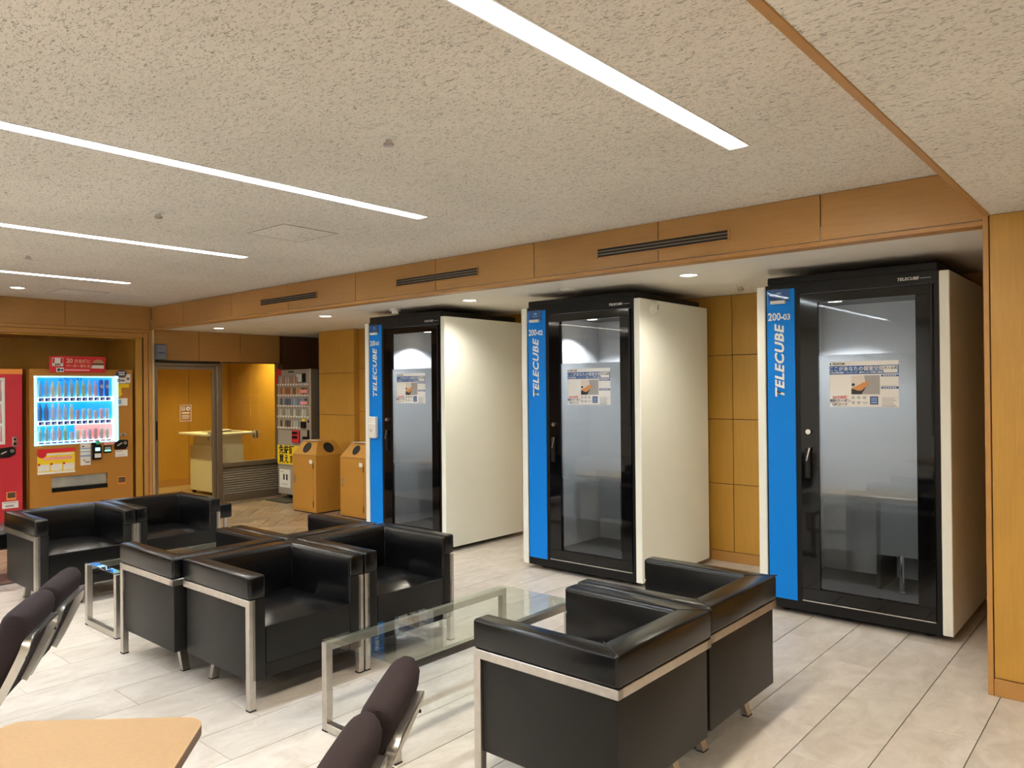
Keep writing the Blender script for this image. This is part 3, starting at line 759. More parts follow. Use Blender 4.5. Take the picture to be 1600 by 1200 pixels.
# ------------------------------------------------------------------ armchairs (front towards -Y, centre of the footprint at the origin)
AW, AD = 0.668, 0.65
def make_armchair(label):
    t = thing('armchair', label, 'armchair', group='black leather cube armchairs')
    hw, hd = AW / 2, AD / 2
    ta, tb = 0.088, 0.115      # arm and back thickness
    ins = 0.014
    def U(o, f, a, b):          # U-shaped outline: outer inset o, front edge f, arm and back thickness
        return [(-hw + o, f), (-hw + ta - a, f), (-hw + ta - a, hd - tb + b), (hw - ta + a, hd - tb + b), (hw - ta + a, f), (hw - o, f), (hw - o, hd - o), (-hw + o, hd - o)]
    obj('shell', B().prism(U(ins, -hd + 0.004, 0.001, -0.001), 0.135, 0.520, 'z', 0.006, 2), M_leathb, t, smooth=35)
    obj('arm_and_back_roll', B().prism(U(0.0, -hd, 0, 0), 0.519, 0.630, 'z', 0.014, 3), M_leath, t, smooth=50)
    def inner(o):
        a_, b_ = ta - o, tb - o
        return [(-hw + a_, -hd + 0.012), (-hw + ta + 0.002, -hd + 0.012), (-hw + ta + 0.002, hd - tb - 0.002), (hw - ta - 0.002, hd - tb - 0.002), (hw - ta - 0.002, -hd + 0.012), (hw - a_, -hd + 0.012), (hw - a_, hd - b_), (-hw + a_, hd - b_)]
    obj('inner_lining', B().prism(inner(0.04), 0.30, 0.618, 'z', 0.006, 2), M_leath, t, smooth=50)
    # mitre seams where the rolls meet
    sm_ = B()
    for s in (-1, 1):
        sm_.box(-0.075, 0.075, -0.0012, 0.0012, 0.626, 0.6312, mat=Matrix.Translation((s * (hw - ta / 2 - 0.002), hd - tb / 2, 0)) @ Matrix.Rotation(s * math.atan2(tb, ta), 4, 'Z'))
    obj('mitre_seam', sm_, M_blkm, t)
    # seat cushion with a crowned top
    b = B()
    x0, x1, y0, y1 = -hw + ta + 0.002, hw - ta - 0.002, -hd + 0.006, hd - tb + 0.01
    n = 8; V = []
    for i in range(n + 1):
        row = []
        for j in range(n + 1):
            u = i / n * 2 - 1; v = j / n * 2 - 1
            z = 0.388 + 0.026 * (1 - abs(u) ** 3.0) * (1 - abs(v) ** 3.0)
            if max(abs(u), abs(v)) > 0.99: z = 0.378
            row.append(b.bm.verts.new((x0 + (x1 - x0) * i / n, y0 + (y1 - y0) * j / n, z)))
        V.append(row)
    for i in range(n):
        for j in range(n):
            b.bm.faces.new((V[i][j], V[i + 1][j], V[i + 1][j + 1], V[i][j + 1]))
    rim = [V[i][0] for i in range(n + 1)] + [V[n][j] for j in range(1, n + 1)] + [V[i][n] for i in range(n - 1, -1, -1)] + [V[0][j] for j in range(n - 1, 0, -1)]
    lo = [b.bm.verts.new((v.co.x, v.co.y, 0.208)) for v in rim]
    for i in range(len(rim)):
        b.bm.faces.new((rim[i], lo[i], lo[(i + 1) % len(rim)], rim[(i + 1) % len(rim)]))
    b.bm.faces.new(lo)
    cu = obj('seat_cushion', b, M_leath, t, smooth=55)
    obj('piping', B().cyl((x0 + 0.005, y0 + 0.001, 0.379), (x1 - 0.005, y0 + 0.001, 0.379), 0.005, n=8), M_leath, cu, smooth=60)
    obj('seat_base', B().box(x0, x1, -hd + 0.016, hd - tb, 0.135, 0.205, bev=0.004), M_leathb, t)
    # steel frame
    fr = B()
    for s in (-1, 1):
        xa, xb = (s * hw - s * 0.002), (s * hw - s * 0.034)
        fr.box(min(xa, xb), max(xa, xb), -hd + 0.008, hd - 0.002, 0.484, 0.518, bev=0.0015)
    fr.box(-hw + 0.002, hw - 0.002, hd - 0.034, hd - 0.002, 0.484, 0.518, bev=0.0015)
    obj('steel_frame', fr, M_steel, t)
    for s in (-1, 1):
        xa, xb = (s * hw - s * 0.002), (s * hw - s * 0.034)
        lg = obj('leg', B().box(min(xa, xb), max(xa, xb), -hd + 0.004, -hd + 0.038, 0.006, 0.518, bev=0.0015), M_steel, t)
        obj('foot_cap', B().box(min(xa, xb) - 0.001, max(xa, xb) + 0.001, -hd + 0.003, -hd + 0.039, 0.0, 0.008), M_rub, lg)
    for s in (-1, 1):
        xm = s * (hw - 0.115)
        p = [(xm - 0.02, 0.003), (xm + 0.02, 0.003)]
        bl = B()
        a, c = hd - 0.165, hd - 0.115
        vs = [(xm - 0.02, a, 0.14), (xm + 0.02, a, 0.14), (xm + 0.02, a + 0.030, 0.14), (xm - 0.02, a + 0.030, 0.14), (xm - 0.02, c, 0.004), (xm + 0.02, c, 0.004), (xm + 0.02, c + 0.030, 0.004), (xm - 0.02, c + 0.030, 0.004)]
        q = [bl.bm.verts.new(v) for v in vs]
        for f in ((0, 1, 2, 3), (4, 7, 6, 5), (0, 4, 5, 1), (1, 5, 6, 2), (2, 6, 7, 3), (3, 7, 4, 0)): bl.bm.faces.new([q[i] for i in f])
        lg = obj('rear_leg', bl, M_steel, t)
        obj('foot_cap', B().box(xm - 0.021, xm + 0.021, c - 0.001, c + 0.031, 0.0, 0.005), M_rub, lg)
    return t

def seat_at(xf, ya, face):   # xf: x of the front edge, ya: near edge in y, face: +1 looks to +X, -1 looks to -X
    return (xf - face * AD / 2, ya + AW / 2, 0), face * PI / 2
spots = [
    (-3.238, 1.885, 1, 'black leather armchair beside the glass table, its open front nearest the wooden table'),
    (-3.238, 2.560, 1, 'black leather armchair right of another, in front of booth 200-01'),
    (-4.565, 1.845, -1, 'black leather armchair backing the front pair, standing by the far glass table'),
    (-4.560, 2.520, -1, 'black leather armchair backing the front pair, its arm showing below the litter bins'),
    (-5.800, 1.800, 1, 'black leather armchair in front of the vending machines, leftmost'),
    (-5.820, 2.475, 1, 'black leather armchair in front of the smoking-room door'),
    (-2.000, 2.085, -1, 'nearest black leather armchair, seen from behind, with steel band'),
    (-2.015, 2.775, -1, 'black leather armchair seen from behind, before booth 200-03'),
]
arm0 = None
for xf, ya, fc, lb in spots:
    loc, rz = seat_at(xf, ya, fc)
    if arm0 is None:
        arm0 = make_armchair(lb); arm0.location = loc; arm0.rotation_euler = (0, 0, rz)
    else:
        dup(arm0, loc, rz, lb)

# ------------------------------------------------------------------ glass coffee tables
def make_table(label, loc, wx, ly):
    t = thing('coffee_table', label, 'table', loc, group='glass coffee tables')
    k = 0.034; H = 0.388
    for sx in (0, 1):
        xa = -wx / 2 if sx == 0 else wx / 2 - k
        for sy in (0, 1):
            ya = -ly / 2 if sy == 0 else ly / 2 - k
            lg = obj('leg', B().box(xa, xa + k, ya, ya + k, 0.005, H, bev=0.0015), M_steel, t)
            obj('foot_cap', B().box(xa - 0.001, xa + k + 0.001, ya - 0.001, ya + k + 0.001, 0, 0.007), M_rub, lg)
        obj('side_rail', B().box(xa, xa + k, -ly / 2 + k, ly / 2 - k, H - k, H, bev=0.0015), M_steel, t)
    for sy in (0, 1):
        ya = -ly / 2 if sy == 0 else ly / 2 - k
        obj('floor_bar', B().box(-wx / 2 + k, wx / 2 - k, ya, ya + k, 0.005, 0.005 + k, bev=0.0015), M_steel, t)
    obj('glass_top', B().box(-wx / 2 + 0.004, wx / 2 - 0.004, -ly / 2 + 0.002, ly / 2 - 0.002, H + 0.001, H + 0.011), M_glass, t)
    return t
make_table('long glass coffee table with steel frame between the front armchairs', (-2.587, 2.595, 0), 0.49, 1.20)
make_table('glass coffee table with steel frame in front of the far armchairs', (-5.065, 2.53, 0), 0.475, 1.20)

# ------------------------------------------------------------------ upholstered bench behind the far armchairs
bn = thing('bench', 'low black upholstered bench behind the far armchairs', 'bench', (-7.08, 2.60, 0))
obj('seat', B().box(-0.28, 0.28, -1.2, 1.19, 0.285, 0.42, bev=0.018, seg=3), M_leath, bn, smooth=50)
for sx in (-1, 1):
    for yy in (-1.14, 1.14):
        obj('leg', B().box(sx * 0.235 - 0.017, sx * 0.235 + 0.017, yy - 0.017, yy + 0.017, 0, 0.29, bev=0.0015), M_steel, bn)

# ------------------------------------------------------------------ cafe chairs (front towards -Y)
def make_cafe_chair(label):
    t = thing('cafe_chair', label, 'chair', group='plum fabric cafe chairs')
    # side profile of the padded shell, from the top of the back to the front of the seat (y, z, half thickness)
    prof = [(0.236, 0.7060, 0.010), (0.2355, 0.7035, 0.024), (0.233, 0.695, 0.038), (0.230, 0.680, 0.047), (0.224, 0.655, 0.051), (0.203, 0.595, 0.052), (0.172, 0.525, 0.052), (0.142, 0.460, 0.052), (0.105, 0.385, 0.053), (0.050, 0.322, 0.052),
            (-0.03, 0.300, 0.050), (-0.12, 0.302, 0.048), (-0.19, 0.306, 0.042), (-0.225, 0.302, 0.026), (-0.238, 0.295, 0.006)]
    b = B(); rings = []
    n = 20
    for i, (y, z, h) in enumerate(prof):
        p0 = Vector(prof[max(i - 1, 0)][:2]); p1 = Vector(prof[min(i + 1, len(prof) - 1)][:2])
        d = (p1 - p0).normalized(); nn = Vector((-d.y, d.x))
        hwid = 0.194 if 2 < i < len(prof) - 2 else (0.190 if i in (1, 2, len(prof) - 2) else 0.182)
        r = []
        for k in range(n):
            a = 2 * PI * k / n
            ca, sa = math.cos(a), math.sin(a)
            ex = math.copysign(abs(ca) ** 0.28, ca) * hwid
            ey = math.copysign(abs(sa) ** 0.6, sa) * h
            r.append(b.bm.verts.new((ex, y + nn.x * ey, z + nn.y * ey)))
        rings.append(r)
    for i in range(len(rings) - 1):
        for k in range(n):
            b.bm.faces.new((rings[i][k], rings[i][(k + 1) % n], rings[i + 1][(k + 1) % n], rings[i + 1][k]))
    b.bm.faces.new(rings[0][::-1]); b.bm.faces.new(rings[-1])
    obj('padded_shell', b, M_fab, t, smooth=60)
    # flat aluminium arch on the back
    path = []
    def bk(z):      # y of the rear face of the back at height z
        pts = [(0.34, 0.140), (0.37, 0.152), (0.435, 0.190), (0.50, 0.220), (0.565, 0.250), (0.62, 0.266), (0.65, 0.270)]
        for (z0, y0_), (z1, y1_) in zip(pts, pts[1:]):
            if z <= z1: return y0_ + (y1_ - y0_) * (z - z0) / (z1 - z0)
        return pts[-1][1]
    zs_ = [0.36, 0.42, 0.48, 0.54, 0.575]
    for z in zs_: path.append((-0.172, bk(z) + 0.008, z))
    for k in range(1, 6):
        a = PI / 2 * k / 5
        path.append((-0.172 + 0.05 * (1 - math.cos(a)), bk(0.575 + 0.045 * math.sin(a)) + 0.008, 0.575 + 0.045 * math.sin(a)))
    path = path + [(-x_, y_, z_) for x_, y_, z_ in path[::-1]]
    # broad side lies across the bar, along the lean of the back
    fb = B(); rows = []
    P = [Vector(p) for p in path]
    for i, p in enumerate(P):
        tt = (P[min(i + 1, len(P) - 1)] - P[max(i - 1, 0)]).normalized()
        out = Vector((0, 1, 0.0)); out = (out - tt * out.dot(tt)).normalized()
        sd = tt.cross(out)
        rows.append([fb.bm.verts.new(p + out * a * 0.014 + sd * c * 0.006) for a, c in ((-1, -1), (1, -1), (1, 1), (-1, 1))])
    for i in range(len(rows) - 1):
        for k in range(4): fb.bm.faces.new((rows[i][k], rows[i][(k + 1) % 4], rows[i + 1][(k + 1) % 4], rows[i + 1][k]))
    fb.bm.faces.new(rows[0][::-1]); fb.bm.faces.new(rows[-1])
    fa = obj('back_arch', fb, M_alu, t, smooth=35)
    obj('arch_screw', B().cyl((-0.172, 0.272, 0.55), (-0.172, 0.262, 0.55), 0.005, n=10).cyl((0.172, 0.272, 0.55), (0.172, 0.262, 0.55), 0.005, n=10), M_blkm, fa)
    obj('pedestal', B().cyl((0, -0.05, 0.02), (0, -0.05, 0.27), 0.022, n=16), M_alu, t, smooth=40)
    obj('base_disc', B().lathe([(0.17, 0.0), (0.17, 0.010), (0.05, 0.022), (0.024, 0.03)], 28, (0, -0.05)), M_alu, t, smooth=40)
    return t
FA = math.atan2(-0.59, -0.807) + PI / 2
FB = math.atan2(-0.838, -0.547) + PI / 2
def chair_loc(px, py, rz):   # place so that the top of the back stands at (px, py)
    d = Vector((0, 0.232, 0)); d.rotate(Euler((0, 0, rz)))
    return (px - d.x, py - d.y, 0)
c0 = make_cafe_chair('plum padded cafe chair at bottom centre, farther of the two by the glass table')
c0.location = chair_loc(-1.606, 1.364, FA); c0.rotation_euler = (0, 0, FA)
dup(c0, chair_loc(-1.386, 1.040, FA), FA, 'plum padded cafe chair at bottom centre, nearer of the two, cut by the frame')
dup(c0, chair_loc(-3.61, 1.22, FB), FB, 'plum padded cafe chair at left edge, farther one with whole aluminium arch')
dup(c0, chair_loc(-3.272, 1.00, FB), FB, 'plum padded cafe chair at left edge, nearer one cut by the frame')

# ------------------------------------------------------------------ wooden cafe table, corner towards the lounge
ZT = 0.66
wt = thing('cafe_table', 'small light wood cafe table with rounded corners in the foreground', 'table', (0, 0, 0))
cr = Vector((-1.885, 0.975))
e1 = Vector((-0.733, -0.680)); e2 = Vector((0.745, -0.667))
La, Lb, rr = 0.50, 0.58, 0.055
def rounded(l, r_, n=6):
    pts = []
    cs = [Vector((0, 0)), Vector((l[0], 0)), Vector((l[0], l[1])), Vector((0, l[1]))]
    for k, (cx_, cy_, a0) in enumerate(((r_, r_, PI), (l[0] - r_, r_, 1.5 * PI), (l[0] - r_, l[1] - r_, 0), (r_, l[1] - r_, PI / 2))):
        for i in range(n + 1):
            a = a0 + PI / 2 * i / n
            pts.append((cx_ + r_ * math.cos(a), cy_ + r_ * math.sin(a)))
    return pts
def tw(p): v = cr + e1 * p[0] + e2 * p[1]; return (v.x, v.y)
RP = [tw(p) for p in rounded((La, Lb), rr)]
cen = cr + e1 * La / 2 + e2 * Lb / 2
wt.location = (cen.x, cen.y, 0)
RPl = [(p[0] - cen.x, p[1] - cen.y) for p in RP]
top = obj('table_top', B().prism(RPl, ZT - 0.004, ZT, 'z'), M_table, wt)
obj('edge_band', B().prism(RPl, ZT - 0.026, ZT - 0.0045, 'z'), M_tedge, top)
obj('column', B().cyl((0, 0, 0.02), (0, 0, ZT - 0.026), 0.035, n=20), M_alu, wt, smooth=40)
obj('base_disc', B().lathe([(0.18, 0), (0.18, 0.012), (0.06, 0.028), (0.038, 0.04)], 32), M_alu, wt, smooth=40)

# ------------------------------------------------------------------ litter bins (front towards -Y, lower left front corner at the origin)
def make_bin(label, loc):
    t = thing('litter_bin', label, 'bin', loc, group='ochre litter bins')
    Wd, D, Hb, Ht, ins = 0.49, 0.44, 0.70, 0.875, 0.105
    obj('body', B().box(0, Wd, 0, D, 0.015, Hb, bev=0.003), M_bin, t)
    obj('plinth', B().box(0.01, Wd - 0.01, 0.01, D - 0.01, 0, 0.016), M_rub, t)
    lid = B()
    a = [(0, 0), (Wd, 0), (Wd, D), (0, D)]; q = [(ins, ins), (Wd - ins, ins), (Wd - ins, D - ins), (ins, D - ins)]
    v0 = [lid.bm.verts.new((x_, y_, Hb + 0.004)) for x_, y_ in a]; v1 = [lid.bm.verts.new((x_, y_, Ht)) for x_, y_ in q]
    lid.bm.faces.new(v0[::-1]); lid.bm.faces.new(v1)
    for i in range(4): lid.bm.faces.new((v0[i], v0[(i + 1) % 4], v1[(i + 1) % 4], v1[i]))
    ld = obj('lid', lid, M_bin, t)
    th = math.atan2(Ht - Hb, ins)
    nf = Vector((0, -math.sin(th), math.cos(th))); nr = Vector((math.sin(th), 0, math.cos(th)))
    cf = Vector((Wd / 2, ins / 2, (Hb + Ht) / 2)); crr = Vector((Wd - ins / 2, D / 2, (Hb + Ht) / 2))
    for c_, n_ in ((cf, nf), (crr, nr)):
        hole = obj('opening', B().cyl(c_, c_ + n_ * 0.002, 0.062, n=28), M_blkm, ld)
        obj('opening_ring', B().ring(c_ + n_ * 0.0005, n_, 0.060, 0.069, 0.006, 28), M_blk, hole, smooth=40)
    dr = obj('door', B().box(0.03, Wd - 0.055, -0.006, 0.002, 0.05, Hb - 0.035, bev=0.002), M_bin, t)
    obj('handle', B().box(0.055, 0.075, -0.014, -0.005, 0.36, 0.45, bev=0.003), M_steel, dr)
    for z in (0.12, 0.58): obj('hinge', B().cyl((Wd - 0.05, -0.004, z - 0.035), (Wd - 0.05, -0.004, z + 0.035), 0.005, n=8), M_blkm, dr)
    obj('sticker', B().box(Wd - 0.125, Wd - 0.065, -0.0075, -0.0058, Hb - 0.095, Hb - 0.050), M_prw, dr)
    obj('lid_sticker', B().box(ins + 0.02, Wd - ins - 0.02, ins - 0.028, ins + 0.06, Ht, Ht + 0.002), M_prw, ld)
    return t
lb0 = make_bin('ochre steel litter bin fully visible left of booth 200-01', (-8.243, 5.40, 0))
dup(lb0, (-7.425, 5.51, 0), 0, 'ochre steel litter bin partly hidden by booth 200-01')

# ------------------------------------------------------------------ cigarette machine
XC0, YC0 = -9.43, 5.95
cg = thing('cigarette_machine', 'tall grey cigarette vending machine left of the bins', 'vending machine', (XC0, YC0, 0))
CW = 0.78
obj('cabinet', B().box(0, CW, 0.012, 0.17, 0.05, 1.775, bev=0.004), M_cigs, cg)
obj('front_panel', B().box(0.0, CW - 0.02, 0, 0.014, 0.45, 1.775, bev=0.003), M_cig, cg)
obj('lower_panel', B().box(0.0, CW - 0.02, 0, 0.014, 0.06, 0.445, bev=0.003), M_cig, cg)
obj('edge_trim', B().box(CW - 0.019, CW, -0.006, 0.012, 0.06, 1.78, bev=0.003), M_alu, cg)
obj('header_lettering_bar', B().box(0.26, 0.40, -0.001, 0.001, 1.735, 1.755), M_prk, cg)
obj('red_topper', B().box(-0.03, 0.09, -0.012, -0.004, 1.70, 1.79, bev=0.002).box(-0.03, 0.015, -0.012, -0.004, 1.57, 1.70, bev=0.002), M_prr, cg)
obj('stand_foot', B().box(0.1, 0.62, -0.28, 0.16, 0.0, 0.012, bev=0.003).box(0.18, 0.22, 0.02, 0.10, 0.012, 0.055), M_blkm, cg)
M_btn = plain('button_strip', (0.85, 0.82, 0.75), 0.4)
rows = (1.582, 1.435, 1.288, 1.142, 0.988)
packc = [
    ((0.45, 0.40, 0.34), (0.40, 0.20, 0.15), (0.42, 0.35, 0.28)), ((0.28, 0.12, 0.08), (0.55, 0.28, 0.10), (0.12, 0.12, 0.14)),
    ((0.10, 0.10, 0.13), (0.20, 0.26, 0.36), (0.32, 0.36, 0.44)), ((0.42, 0.42, 0.36), (0.24, 0.24, 0.20), (0.55, 0.54, 0.46)), ((0.08, 0.08, 0.08), (0.45, 0.32, 0.24), (0.40, 0.46, 0.42))]
ORD = ['first', 'second', 'third', 'fourth', 'fifth', 'sixth', 'seventh', 'eighth', 'ninth', 'tenth', 'eleventh', 'twelfth']
ROWN = ['top', 'second', 'third', 'fourth', 'lowest']
pk = B().box(-0.026, 0.026, -0.012, 0.0, 0, 0.092, bev=0.002).mesh('cigarette_pack')
for r_, z in enumerate(rows):
    n = 10 if r_ < 4 else 7
    wx = 0.72 if r_ < 4 else 0.52
    sh_ = obj('button_shelf', B().box(0.02, 0.02 + wx, -0.02, 0.002, z - 0.022, z, bev=0.002), M_btn, cg)
    bt = B()
    for k in range(n + 1): bt.box(0.055 + k * 0.064, 0.078 + k * 0.064, -0.0215, -0.0195, z - 0.017, z - 0.005)
    obj('buttons', bt, M_prk, sh_)
    obj('display_recess', B().box(0.055, 0.055 + wx - 0.06, -0.0012, 0.002, z + 0.002, z + 0.118), plain('display_back', (0.30, 0.27, 0.24), 0.6), cg)
    mats = [plain('pack_print', c_, 0.5) for c_ in packc[r_]]
    for k in range(n):
        if r_ == 0 and k > 6: continue
        me = pk.copy(); me.materials.clear(); me.materials.append(mats[(k * 7 + r_ * 3) % 3 if k % 2 else k * 3 // n])
        o = link('cigarette_pack', me, None, None, (XC0 + 0.098 + k * 0.0645, YC0 - 0.003, z + 0.001))
        tag(o, 'cigarette pack in the %s display row of the grey machine, %s from left' % (ROWN[r_], ORD[k]), 'cigarette pack', 'cigarette packs on display')
pn = obj('age_check_screen', B().box(0.47, 0.68, -0.012, 0, 1.60, 1.72, bev=0.003), M_blk, cg)
obj('screen_sheet', B().box(0.475, 0.60, -0.014, -0.012, 1.605, 1.715), plain('pale_sheet', (0.55, 0.62, 0.62), 0.4), pn)
obj('pink_tag', B().box(0.58, 0.74, -0.024, -0.021, 1.455, 1.50).box(0.58, 0.74, -0.024, -0.021, 1.30, 1.345), M_pink, cg)
obj('licence_reader', B().box(0.585, 0.68, -0.03, 0, 0.985, 1.07, bev=0.004), M_blk, cg)
obj('reader_lamp', B().box(0.60, 0.66, -0.012, 0, 1.075, 1.11), M_yel, cg)
obj('coin_slot', B().box(0.71, 0.75, -0.01, 0, 0.86, 0.96, bev=0.002).box(0.715, 0.745, -0.008, 0, 1.06, 1.09, bev=0.002), M_blk, cg)
rp = obj('red_payment_unit', B().box(0.37, 0.54, -0.03, 0, 0.78, 0.945, bev=0.006), M_prr, cg)
obj('payment_windows', B().box(0.39, 0.51, -0.032, -0.029, 0.895, 0.93).box(0.39, 0.51, -0.032, -0.029, 0.835, 0.875), M_blk, rp)
obj('note_slot', B().box(0.60, 0.76, -0.014, 0, 0.83, 0.87, bev=0.003), M_blk, cg)
ys = obj('yellow_notice', B().box(-0.005, 0.62, -0.006, -0.002, 0.475, 0.735), M_yel, cg)
lettering('notice_lettering', '免許証', 0.125, M_prk, ys, 0.215, -0.0075, 0.667, offset=0.0035, res=2, sx=0.95, space=1.05)
lettering('notice_lettering', '買えます', 0.125, M_prk, ys, 0.275, -0.0075, 0.54, offset=0.0035, res=2, sx=0.95, space=1.05)
wp = obj('white_poster', B().box(0.04, 0.30, -0.005, -0.001, 0.15, 0.40), M_prw, cg)
obj('poster_figures', B().box(0.13, 0.165, -0.0065, -0.005, 0.255, 0.335).box(0.20, 0.235, -0.0065, -0.005, 0.255, 0.335), M_prk, wp)
obj('poster_lines', B().box(0.07, 0.14, -0.0065, -0.005, 0.36, 0.37).box(0.08, 0.25, -0.0065, -0.005, 0.20, 0.205).box(0.08, 0.22, -0.0065, -0.005, 0.185, 0.19), M_prg, wp)

# ------------------------------------------------------------------ ochre drinks machine in the niche (front towards -Y, then turned to look at +X)
VX = -9.655
vm = thing('vending_machine', 'ochre drinks vending machine with bright blue display', 'vending machine', (VX, 2.945, 0), PI / 2)
VW, VH = 1.13, 1.765
U0, U1, Z0, Z1 = 0.05, 0.958, 0.893, 1.682
cab = B()
cab.box(0, VW, 0.07, 0.72, 0.03, VH, bev=0.006)
obj('cabinet', cab, M_vend, vm)
dor = B()
dor.box(0.004, U0, 0, 0.068, 0.06, VH - 0.004).box(U1, VW - 0.004, 0, 0.068, 0.06, VH - 0.004).box(U0, U1, 0, 0.068, Z1, VH - 0.004)
dor.box(U0, U1, 0, 0.068, 0.525, Z0).box(U0, 0.225, 0, 0.068, 0.06, 0.525).box(0.83, U1, 0, 0.068, 0.06, 0.525).box(0.225, 0.83, 0, 0.068, 0.06, 0.35)
dd = obj('front_door', dor, M_vend, vm)
fr = B()
fr.box(U0, U0 + 0.03, -0.004, 0.06, Z0, Z1).box(U1 - 0.05, U1, -0.004, 0.06, Z0, Z1).box(U0, U1, -0.004, 0.06, Z1 - 0.018, Z1).box(U0, U1, -0.004, 0.06, Z0, Z0 + 0.018)
E_frame = emit('lit_display_frame', (0.45, 0.88, 1.0), 1.2 * SHOW)
E_blue = emit('backlit_blue', (0.0, 0.30, 0.85), 0.80 * SHOW)
E_pinkp = emit('backlit_pink', (1.0, 0.26, 0.24), 0.85 * SHOW)
E_shelf = emit('lit_shelf', (0.62, 0.92, 1.0), 2.6 * SHOW)
df = obj('display_frame', fr, E_frame, vm)
obj('backlit_panel', B().box(U0 + 0.03, U1 - 0.05, 0.058, 0.066, Z0 + 0.018, Z1 - 0.018), E_blue, vm)
obj('pink_panel', B().box(0.49, U1 - 0.05, 0.052, 0.0585, 0.935, 1.160), E_pinkp, vm)
lettering('display_lettering', 'SUNTORY', 0.052, M_bluep, vm, 0.45, 0.0570, 1.645, offset=0.0010, space=1.1)
ROWZ = (1.440, 1.170, 0.935)
P_blue = plain('price_button_blue', (0.01, 0.05, 0.50), 0.4); P_red = plain('price_button_red', (0.65, 0.06, 0.10), 0.4)
bm_btn = B().box(-0.026, 0.026, -0.004, 0.004, -0.019, 0.019, bev=0.002).mesh('button')
bm_lit = B().box(0.0, 0.02, -0.0055, -0.004, -0.012, 0.004).mesh('button_window')
def bottle_mesh(h, r, kind):
    if kind == 'can':
        return B().lathe([(r * 0.8, 0), (r, 0.006), (r, h - 0.012), (r * 0.78, h)], 14).mesh('drink_can', 40)
    return B().lathe([(r * 0.85, 0), (r, 0.006), (r, h * 0.60), (r * 0.92, h * 0.66), (r * 0.42, h * 0.88), (r * 0.42, h * 0.93), (r * 0.48, h * 0.935), (r * 0.48, h), (r * 0.40, h)], 14).mesh('drink_bottle', 40)
row_items = [
    [('bottle', .19, (0, .35, .75), 'sky blue')] * 2 + [('bottle', .18, (.80, .82, .45), 'pale yellow')] * 2 + [('bottle', .20, (.25, .55, .80), 'clear blue')] * 2 + [('bottle', .20, (.45, .78, .40), 'lime green')] * 2 + [('bottle', .20, (.72, .70, .82), 'pale lilac'), ('bottle', .19, (.80, .40, .70), 'pink'), ('can', .20, (.05, .14, .55), 'navy'), ('can', .20, (.05, .14, .55), 'navy')],
    [('bottle', .20, (.10, .20, .42), 'dark blue')] * 2 + [('bottle', .20, (.50, .60, .82), 'lavender blue')] * 2 + [('bottle', .19, (.30, .55, .82), 'clear blue'), ('bottle', .19, (.80, .80, .60), 'cream')] + [('can', .12, (.40, .30, .62), 'violet'), ('can', .13, (.45, .70, .85), 'pale blue'), ('can', .13, (.45, .70, .85), 'pale blue'), ('can', .11, (.55, .60, .82), 'lilac'), ('can', .13, (.75, .40, .60), 'pink'), ('can', .13, (.70, .68, .80), 'silver')],
    [('bottle', .17, (.15, .60, .60), 'teal')] * 2 + [('bottle', .17, (.70, .76, .85), 'white'), ('bottle', .17, (.72, .38, .34), 'orange-labelled'), ('bottle', .17, (.15, .66, .40), 'green'), ('can', .10, (.40, .50, .80), 'blue')] + [('can', .12, (.70, .80, .60), 'pale green'), ('can', .12, (.80, .80, .82), 'white'), ('can', .12, (.60, .40, .75), 'violet'), ('can', .13, (.75, .16, .20), 'red'), ('can', .13, (.60, .56, .68), 'grey'), ('can', .13, (.80, .76, .70), 'beige')],
]
BM = {}; MM = {}
M_wprint = plain('bottle_label', (0.80, 0.85, 0.85), 0.5)
for r_, z in enumerate(ROWZ):
    sf = obj('display_shelf', B().box(U0 + 0.03, U1 - 0.05, 0.004, 0.058, z - 0.055, z - 0.002, bev=0.002), E_shelf, vm)
    for k in range(12):
        u = 0.115 + k * 0.0655
        red = (r_ == 2 and k >= 6)
        bt = link('button', bm_btn if not red else bm_btn.copy(), None, sf, (u + 0.008, 0.0015, z - 0.028))
        if red: bt.data.materials.clear(); bt.data.materials.append(P_red)
        elif not bt.data.materials: bt.data.materials.append(P_blue)
        link('button_window', bm_lit, M_prw, sf, (u + 0.006, 0.0015, z - 0.028))
        kind, h, colr, cn = row_items[r_][k]
        key = (kind, h, colr)
        if key not in BM:
            me = bottle_mesh(h, 0.024, kind); me.materials.append(plain('drink_' + kind, tuple(0.35 + 0.62 * c_ for c_ in colr) if cn not in ('navy', 'dark blue') else colr, 0.35)); BM[key] = me
        wx_, wy_ = VX - 0.025, 2.945 + u
        o = link('drink_' + kind, BM[key], None, None, (wx_, wy_, z - 0.001))
        tag(o, '%s drink %s in the %s display row of the ochre machine, %s from left' % (cn, kind, ('top', 'middle', 'bottom')[r_], ORD[k]), kind, 'sample drinks in the lit display')
        if r_ == 0 and k >= 10:
            m_ = lettering('can_lettering', 'G', 0.05, M_prw, None, 0, 0, 0, offset=0.003)
            m_.parent = o; m_.location = (0.0255, 0, 0.12); m_.rotation_euler = (0, 0, PI / 2)
obj('display_glass', B().box(U0 + 0.002, U1 - 0.002, -0.006, -0.003, Z0 + 0.002, Z1 - 0.002), M_acr, vm)
